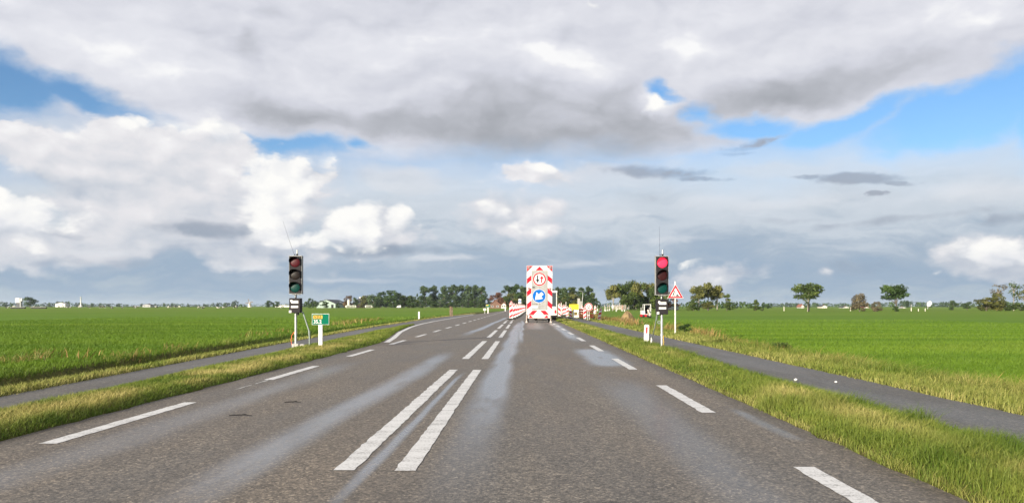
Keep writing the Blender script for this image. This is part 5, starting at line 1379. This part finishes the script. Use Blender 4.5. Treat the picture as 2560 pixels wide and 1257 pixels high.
# white silo tower with a grey part, on the far left
Y = 980; k = Y / F
t = thing('white_tower', (PX(46, Y), Y, FIELDL), 'bulky white tower block beside the lone dark tree on the far left', 'tower')
MB().box(-8 * k, 2.6 * k, 0, 5, PZ(757, Y) - FIELD, PZ(745.5, Y) - FIELD, bev=.15).build('tank', WHITE, t)
MB().box(3 * k, 5.4 * k, .2, 4, 0, PZ(748, Y) - FIELD).build('stair_tower', GREYP, t)
MB().box(5.5 * k, 8 * k, .2, 4, PZ(753, Y) - FIELD, PZ(745.8, Y) - FIELD, bev=.1).build('side_tank', WHITE, t)
MB().box(-6 * k, 4 * k, .5, 4, 0, PZ(757, Y) - FIELD - .02).build('base', ROOFD, t)
t = thing('white_mast', (PX(202, 900), 900, FIELDL), 'tall thin white tower standing alone on the left horizon', 'tower')
zt = PZ(742.5, 900) - FIELD
MB().lathe_z([(0, .75), (zt * .5, .65), (zt - .5, .6), (zt - .4, .85), (zt, .8), (zt + .01, .01)], 0, 0, 16).build('shaft', WHITE, t)
MB().box(-1.5, 1.5, -1.5, 1.5, 0, 2.2, bev=.1).build('base', DIRTW, t)
t = thing('windmill', (PX(624.5, 950), 950, FIELDL), 'tiny distant windmill with crossed sails on the left horizon', 'windmill')
MB().lathe_z([(0, 2.6), (4.5, 1.7), (5.4, 1.5), (6.4, .9), (6.7, .02)], 0, 0, 8).build('tower', CREAM, t)
for a in range(4):
    c, s_ = math.cos(a * math.pi / 2 + .12), math.sin(a * math.pi / 2 + .12)
    P_ = lambda r, o: (r * c - o * s_, -2.2, 5.6 + r * s_ + o * c)
    m = MB(); vs = [P_(.3, -.15), P_(4.6, -.15), P_(4.6, .7), P_(1.0, .7), P_(1.0, .15), P_(.3, .15)]
    m.add(vs + [(x, y + .12, z) for x, y, z in vs], [(0, 1, 2, 3, 4, 5), (11, 10, 9, 8, 7, 6)] + [(i, 6 + i, 6 + (i + 1) % 6, (i + 1) % 6) for i in range(6)]).build('sail', WOOD, t)
# satellite dish on the right
Y = 420; k = Y / F
t = thing('satellite_dish', (PX(2323, Y), Y, FIELD), 'big white dish antenna on the right horizon', 'dish antenna')
n = 28; vs = [(0, .55, 0)]
for i in range(1, 7):
    q = i / 6
    vs += [(q * math.cos(2 * math.pi * j / n), .55 - .55 * q * q, q * math.sin(2 * math.pi * j / n)) for j in range(n)]
Rm = Matrix.Translation((0, 0, PZ(759, Y) - FIELD)) @ Matrix.Rotation(R(28), 4, 'Y') @ Matrix.Rotation(R(-20), 4, 'Z') @ Matrix.Diagonal((5.2 * k, 1.1, 7.4 * k, 1))
m = MB(); m.add([Rm @ Vector(v) for v in vs], [(0, 1 + j, 1 + (j + 1) % n) for j in range(n)] + [(1 + i * n + j, 1 + (i + 1) * n + j, 1 + (i + 1) * n + (j + 1) % n, 1 + i * n + (j + 1) % n) for i in range(5) for j in range(n)], 0, True)
m.build('reflector', WHITE, t)
MB().tube([(-.3, 1, 0), (-.2, .9, PZ(759, Y) - FIELD)], .22, 10).build('mast', GREYP, t)
for px, Y, a, b, lab in [(2278, 240, 761.5, 779, 'taller white post in the right meadow between domed tree and dish'), (2296, 240, 772, 778, 'short pale post left of the white dish'), (2313, 240, 771, 778, 'short pale post under the white dish'), (2126, 250, 766, 778, 'pale post left of the browning bush'), (1960, 250, 767, 777, 'pale post left of the broad domed tree')]:
    z0 = PZ(b, Y); t = thing('field_post', (PX(px, Y), Y, z0), lab, 'post', 'posts in the right meadow')
    MB().box(-.09, .09, -.09, .09, -.3, PZ(a, Y) - z0, bev=.03).lathe_z([(PZ(a, Y) - z0, .10), (PZ(a, Y) - z0 + .08, .05), (PZ(a, Y) - z0 + .1, .01)], 0, 0, 8).build('post', CREAM, t)

# dark troughs lying in the far left meadow
for px, w, lab in ((45, 38, 'long low dark hollow with grey rim at the far left edge of the meadow'), (97, 40, 'second long low dark hollow with grey rim right of the first')):
    Y = 400; k = Y / F
    t = thing('dark_trough', (PX(px, Y), Y, FIELDL), lab, 'trough', 'dark troughs in the far left meadow')
    W2 = w * k / 2; h = 4.2 * k
    MB().prism_y([(-W2 * .86, 0), (W2 * .90, 0), (W2, h * .8), (-W2, h * .66)], -.5, .5).build('side', BLACK, t)
    MB().prism_y([(-W2, h * .66 + .02), (W2, h * .8 + .02), (W2 * .97, h * .95), (-W2 * .96, h * .86)], -.6, .7).build('rim', CONC, t)

# ================================================================== COWS
def cow_mat():
    m = D.materials.new('cow_hide'); m.use_nodes = True
    s = NT(m.node_tree); b = s.n['Principled BSDF']
    info = s.node('ShaderNodeObjectInfo').outputs['Random']
    co = s.node('ShaderNodeTexCoord').outputs['Object']
    n = s.noise(s.vm('ADD', co, s.xyz(s.m('MULTIPLY', info, 40.0), 0.0, 0.0)), 1.3, 2, .4)
    s.put(b.inputs['Base Color'], s.ramp(n, [(.53, (.018, .016, .015, 1)), (.55, (.60, .58, .52, 1))])); b.inputs['Roughness'].default_value = .8
    return m
COWM = cow_mat()
def cow_mesh(pose):
    V, E, Rd = [], [], []
    def v(x, z, y, r):
        V.append((x, y, z)); Rd.append(r); return len(V) - 1
    lie = -.62 if pose == 'lying' else 0.0
    a = v(0, 1.05 + lie, 0, .36)                                        # root in the barrel
    sh = v(.55, 1.10 + lie, 0, .34); hp = v(-.60, 1.12 + lie, 0, .33); rp = v(-.88, 1.10 + lie, 0, .22)
    E += [(a, sh), (a, hp), (hp, rp)]
    if pose == 'grazing': pts = [(.85, .95, .21), (1.10, .55, .15), (1.22, .30, .14), (1.40, .13, .09)]
    else: pts = [(.85, 1.28 + lie, .20), (1.08, 1.50 + lie, .15), (1.25, 1.50 + lie, .14), (1.48, 1.36 + lie, .09)]
    pv = sh
    for x, z, r in pts: q = v(x, z, 0, r); E.append((pv, q)); pv = q
    tl_ = v(-1.02, .95 + lie, 0, .04); t2_ = v(-1.05, .5 + lie * .7, 0, .03); E += [(rp, tl_), (tl_, t2_)]
    for s_ in (-1, 1):
        if pose == 'lying':
            k1 = v(.70, .22, s_ * .26, .10); k2 = v(1.0, .10, s_ * .28, .06); E += [(sh, k1), (k1, k2)]
            k1 = v(-.50, .24, s_ * .36, .14); k2 = v(-.1, .10, s_ * .42, .06); E += [(hp, k1), (k1, k2)]
        else:
            k0 = v(.58, .80, s_ * .20, .13); k1 = v(.60, .42, s_ * .20, .07); k2 = v(.58, .05, s_ * .20, .055); E += [(sh, k0), (k0, k1), (k1, k2)]
            k0 = v(-.62, .85, s_ * .20, .16); k1 = v(-.80, .48, s_ * .20, .075); k2 = v(-.74, .05, s_ * .20, .055); E += [(hp, k0), (k0, k1), (k1, k2)]
    if pose != 'lying': ud = v(-.45, .70, 0, .12); E.append((a, ud))
    me = D.meshes.new('cow'); me.from_pydata(V, E, [])
    o = D.objects.new('cow', me); COL.objects.link(o)
    md = o.modifiers.new('s', 'SKIN')
    for i, r in enumerate(Rd): me.skin_vertices[0].data[i].radius = (r, r)
    me.skin_vertices[0].data[0].use_root = True
    o.modifiers.new('d', 'SUBSURF').levels = 1
    m2 = D.meshes.new_from_object(o.evaluated_get(bpy.context.evaluated_depsgraph_get()))
    D.objects.remove(o)
    m2.materials.clear(); m2.materials.append(COWM); m2.name = 'cow'
    for p in m2.polygons: p.use_smooth = True
    return m2
CM = {p: cow_mesh(p) for p in ('grazing', 'standing', 'lying')}
COWS = [(17, 500, 'lying'), (34, 620, 'standing'), (85, 640, 'standing'), (96, 640, 'grazing'), (147, 640, 'standing'), (157, 620, 'grazing'), (168, 560, 'lying'), (176, 560, 'lying'), (199, 600, 'grazing'), (223, 440, 'standing'), (252, 430, 'standing'), (259, 450, 'grazing'), (280, 420, 'lying'), (306, 480, 'lying'), (335, 450, 'grazing'), (343, 470, 'grazing'), (390, 470, 'grazing'), (424, 400, 'grazing'), (438, 520, 'standing'), (447, 480, 'grazing'), (497, 420, 'grazing'), (507, 430, 'lying'), (546, 440, 'lying'), (557, 470, 'lying'), (564, 560, 'standing'), (588, 400, 'grazing'), (706, 450, 'grazing')]
CW = ['one', 'two', 'three', 'four', 'five', 'six', 'seven', 'eight', 'nine']
def ordw(i):
    if i < 20: return ORD[i]
    return 'twenty ' + ORD[i - 20]
for i, (px, Y, pose) in enumerate(COWS):
    o = D.objects.new('cow', CM[pose]); COL.objects.link(o)
    o.location = (PX(px, Y), Y, FIELDL); o.rotation_euler = (0, 0, RNG.choice([0, math.pi]) + RNG.uniform(-.6, .6))
    tag(o, '%s cow from the left in the far left meadow, black and white, %s' % (ordw(i), pose), 'cow', 'cows grazing in the left meadow')

# ================================================================== ROADSIDE WEEDS
def reeds():
    X, Y, H, Wd, T, Dr = [], [], [], [], [], []
    def clump(cx, cy, n, h, sp, dry, t0=.5):
        x = RNG.normal(cx, sp, n); y = RNG.normal(cy, sp * 1.4, n)
        X.append(x); Y.append(y); H.append(h * RNG.uniform(.45, 1.1, n)); Wd.append(np.clip(.006 + cy * .0006, .008, .05) * RNG.uniform(.6, 1.5, n))
        T.append(np.clip(RNG.normal(t0, .25, n), 0, 1)); Dr.append(np.clip(RNG.normal(dry, .3, n), 0, 1))
    for px, py, h, dry, n in [(1740, 838, .62, .7, 110), (1752, 842, .75, .9, 110), (1790, 855, .65, .8, 110), (1806, 858, .5, .6, 80), (1822, 864, .6, .9, 90), (1846, 868, .65, .9, 90), (1868, 874, .55, .7, 90), (1888, 880, .55, .8, 90), (1930, 888, .6, .35, 160), (1955, 894, .62, .15, 180), (1975, 896, .45, .5, 100), (2010, 905, .4, .7, 90), (2050, 912, .38, .6, 90),
                              (2110, 918, .35, .2, 110), (2150, 925, .62, .85, 170), (2165, 930, .55, .9, 150), (2200, 932, .42, .85, 140), (2225, 940, .45, .8, 130), (2262, 945, .36, .35, 130), (2300, 950, .40, .2, 150), (2345, 958, .42, .15, 150), (2400, 970, .42, .6, 120), (2450, 972, .52, .9, 140), (2475, 975, .35, .2, 150), (2520, 985, .42, .3, 150), (2570, 985, .60, .95, 170), (2610, 1000, .5, .6, 150)]:
        Yv = (EYE + .30) * F / (py - VY); clump(PX(px, Yv), Yv, n, h * .85, .22 + .004 * Yv, dry, .62)
    for k in range(60):
        cy = RNG.uniform(36, 105); clump(RNG.uniform(7.0, 9.6), cy, 70, RNG.uniform(.35, .8), .45, RNG.uniform(.35, 1.0), .5)
    for px, py, h, dry, n in [(112, 910, .30, .4, 30), (190, 920, .34, .9, 8), (205, 918, .30, .9, 7), (15, 935, .25, .4, 90), (80, 925, .3, .3, 90), (310, 912, .26, .9, 22), (350, 908, .22, .9, 22), (390, 900, .22, .8, 16), (440, 890, .26, .8, 26), (470, 886, .24, .8, 22), (620, 856, .4, .6, 14), (660, 850, .26, .6, 24), (700, 842, .3, .7, 24),
                              (860, 818, .42, .6, 50), (880, 815, .42, .6, 50), (910, 810, .4, .4, 50), (835, 822, .42, .4, 40), (940, 805, .3, .2, 50)]:
        Yv = (EYE + .25) * F / (py - VY); clump(PX(px, Yv), Yv, n, h, .16 + .004 * Yv, dry, .6)
    for k in range(45):
        cy = RNG.uniform(14, 95); clump(float(itp(PL, cy)) - RNG.uniform(1.1, 1.5), cy, 16, RNG.uniform(.10, .22), .22, RNG.uniform(-.2, .4), .25)
    # single tall stalks in the right verge
    for px, py, h in [(1712, 878, .40), (2302, 1048, .42), (2440, 1075, .35), (2460, 1085, .40), (2370, 1065, .36), (2170, 985, .3), (1760, 880, .3), (2540, 1110, .42)]:
        Yv = EYE * F / (py - VY); clump(PX(px, Yv), Yv, 6, h, .05, .7, .8)
    x, y, h, w, t_, d_ = [np.concatenate(q) for q in (X, Y, H, Wd, T, Dr)]
    ok = ~((x > 4.2) & (x < 5.7)); x, y, h, w, t_, d_ = x[ok], y[ok], h[ok], w[ok], t_[ok], d_[ok]
    o = blades('roadside_weeds', x, y, height(x, y), h, w, (.30, .12), t_, d_, grass_mat('weeds', (.035, .065, .010), (.12, .16, .025), (.17, .085, .03), (.44, .30, .11)))
    tag(o, 'dry reeds and weeds growing along the ditches beside the cycle paths', 'weeds', kind='stuff')
reeds()
tree(1712, 808, 32, 38, 'full', 'dark', 'dark bushy weed at the foot of the roadworks triangle', 'shrub', base=-.1)
tree(1958, 852, 54, 22, 'full', 'mid', 'leafy green weed among the dry reeds right of the triangle', 'shrub', base=-.35)
tree(98, 908, 34, 17.5, 'full', 'mid', 'leafy weed on the edge of the left ditch', 'shrub', base=-.25)

# ================================================================== AIR
def haze():
    o = MB().box(-6400, 6400, -6400, 6400, -1.95, 42.0).build('haze', None)
    o.data.materials.clear()
    m = D.materials.new('thin_air'); m.use_nodes = True
    s = NT(m.node_tree); s.n.remove(s.n['Principled BSDF'])
    v = s.node('ShaderNodeVolumePrincipled'); v.inputs['Color'].default_value = (.80, .90, 1.0, 1); v.inputs['Density'].default_value = HAZE_D; v.inputs['Anisotropy'].default_value = .2
    s.l.new(v.outputs[0], s.n['Material Output'].inputs['Volume'])
    o.data.materials.append(m)
    tag(o, 'thin bluish haze over the flat land', 'haze', kind='stuff')
HAZE_D = .00007
haze()
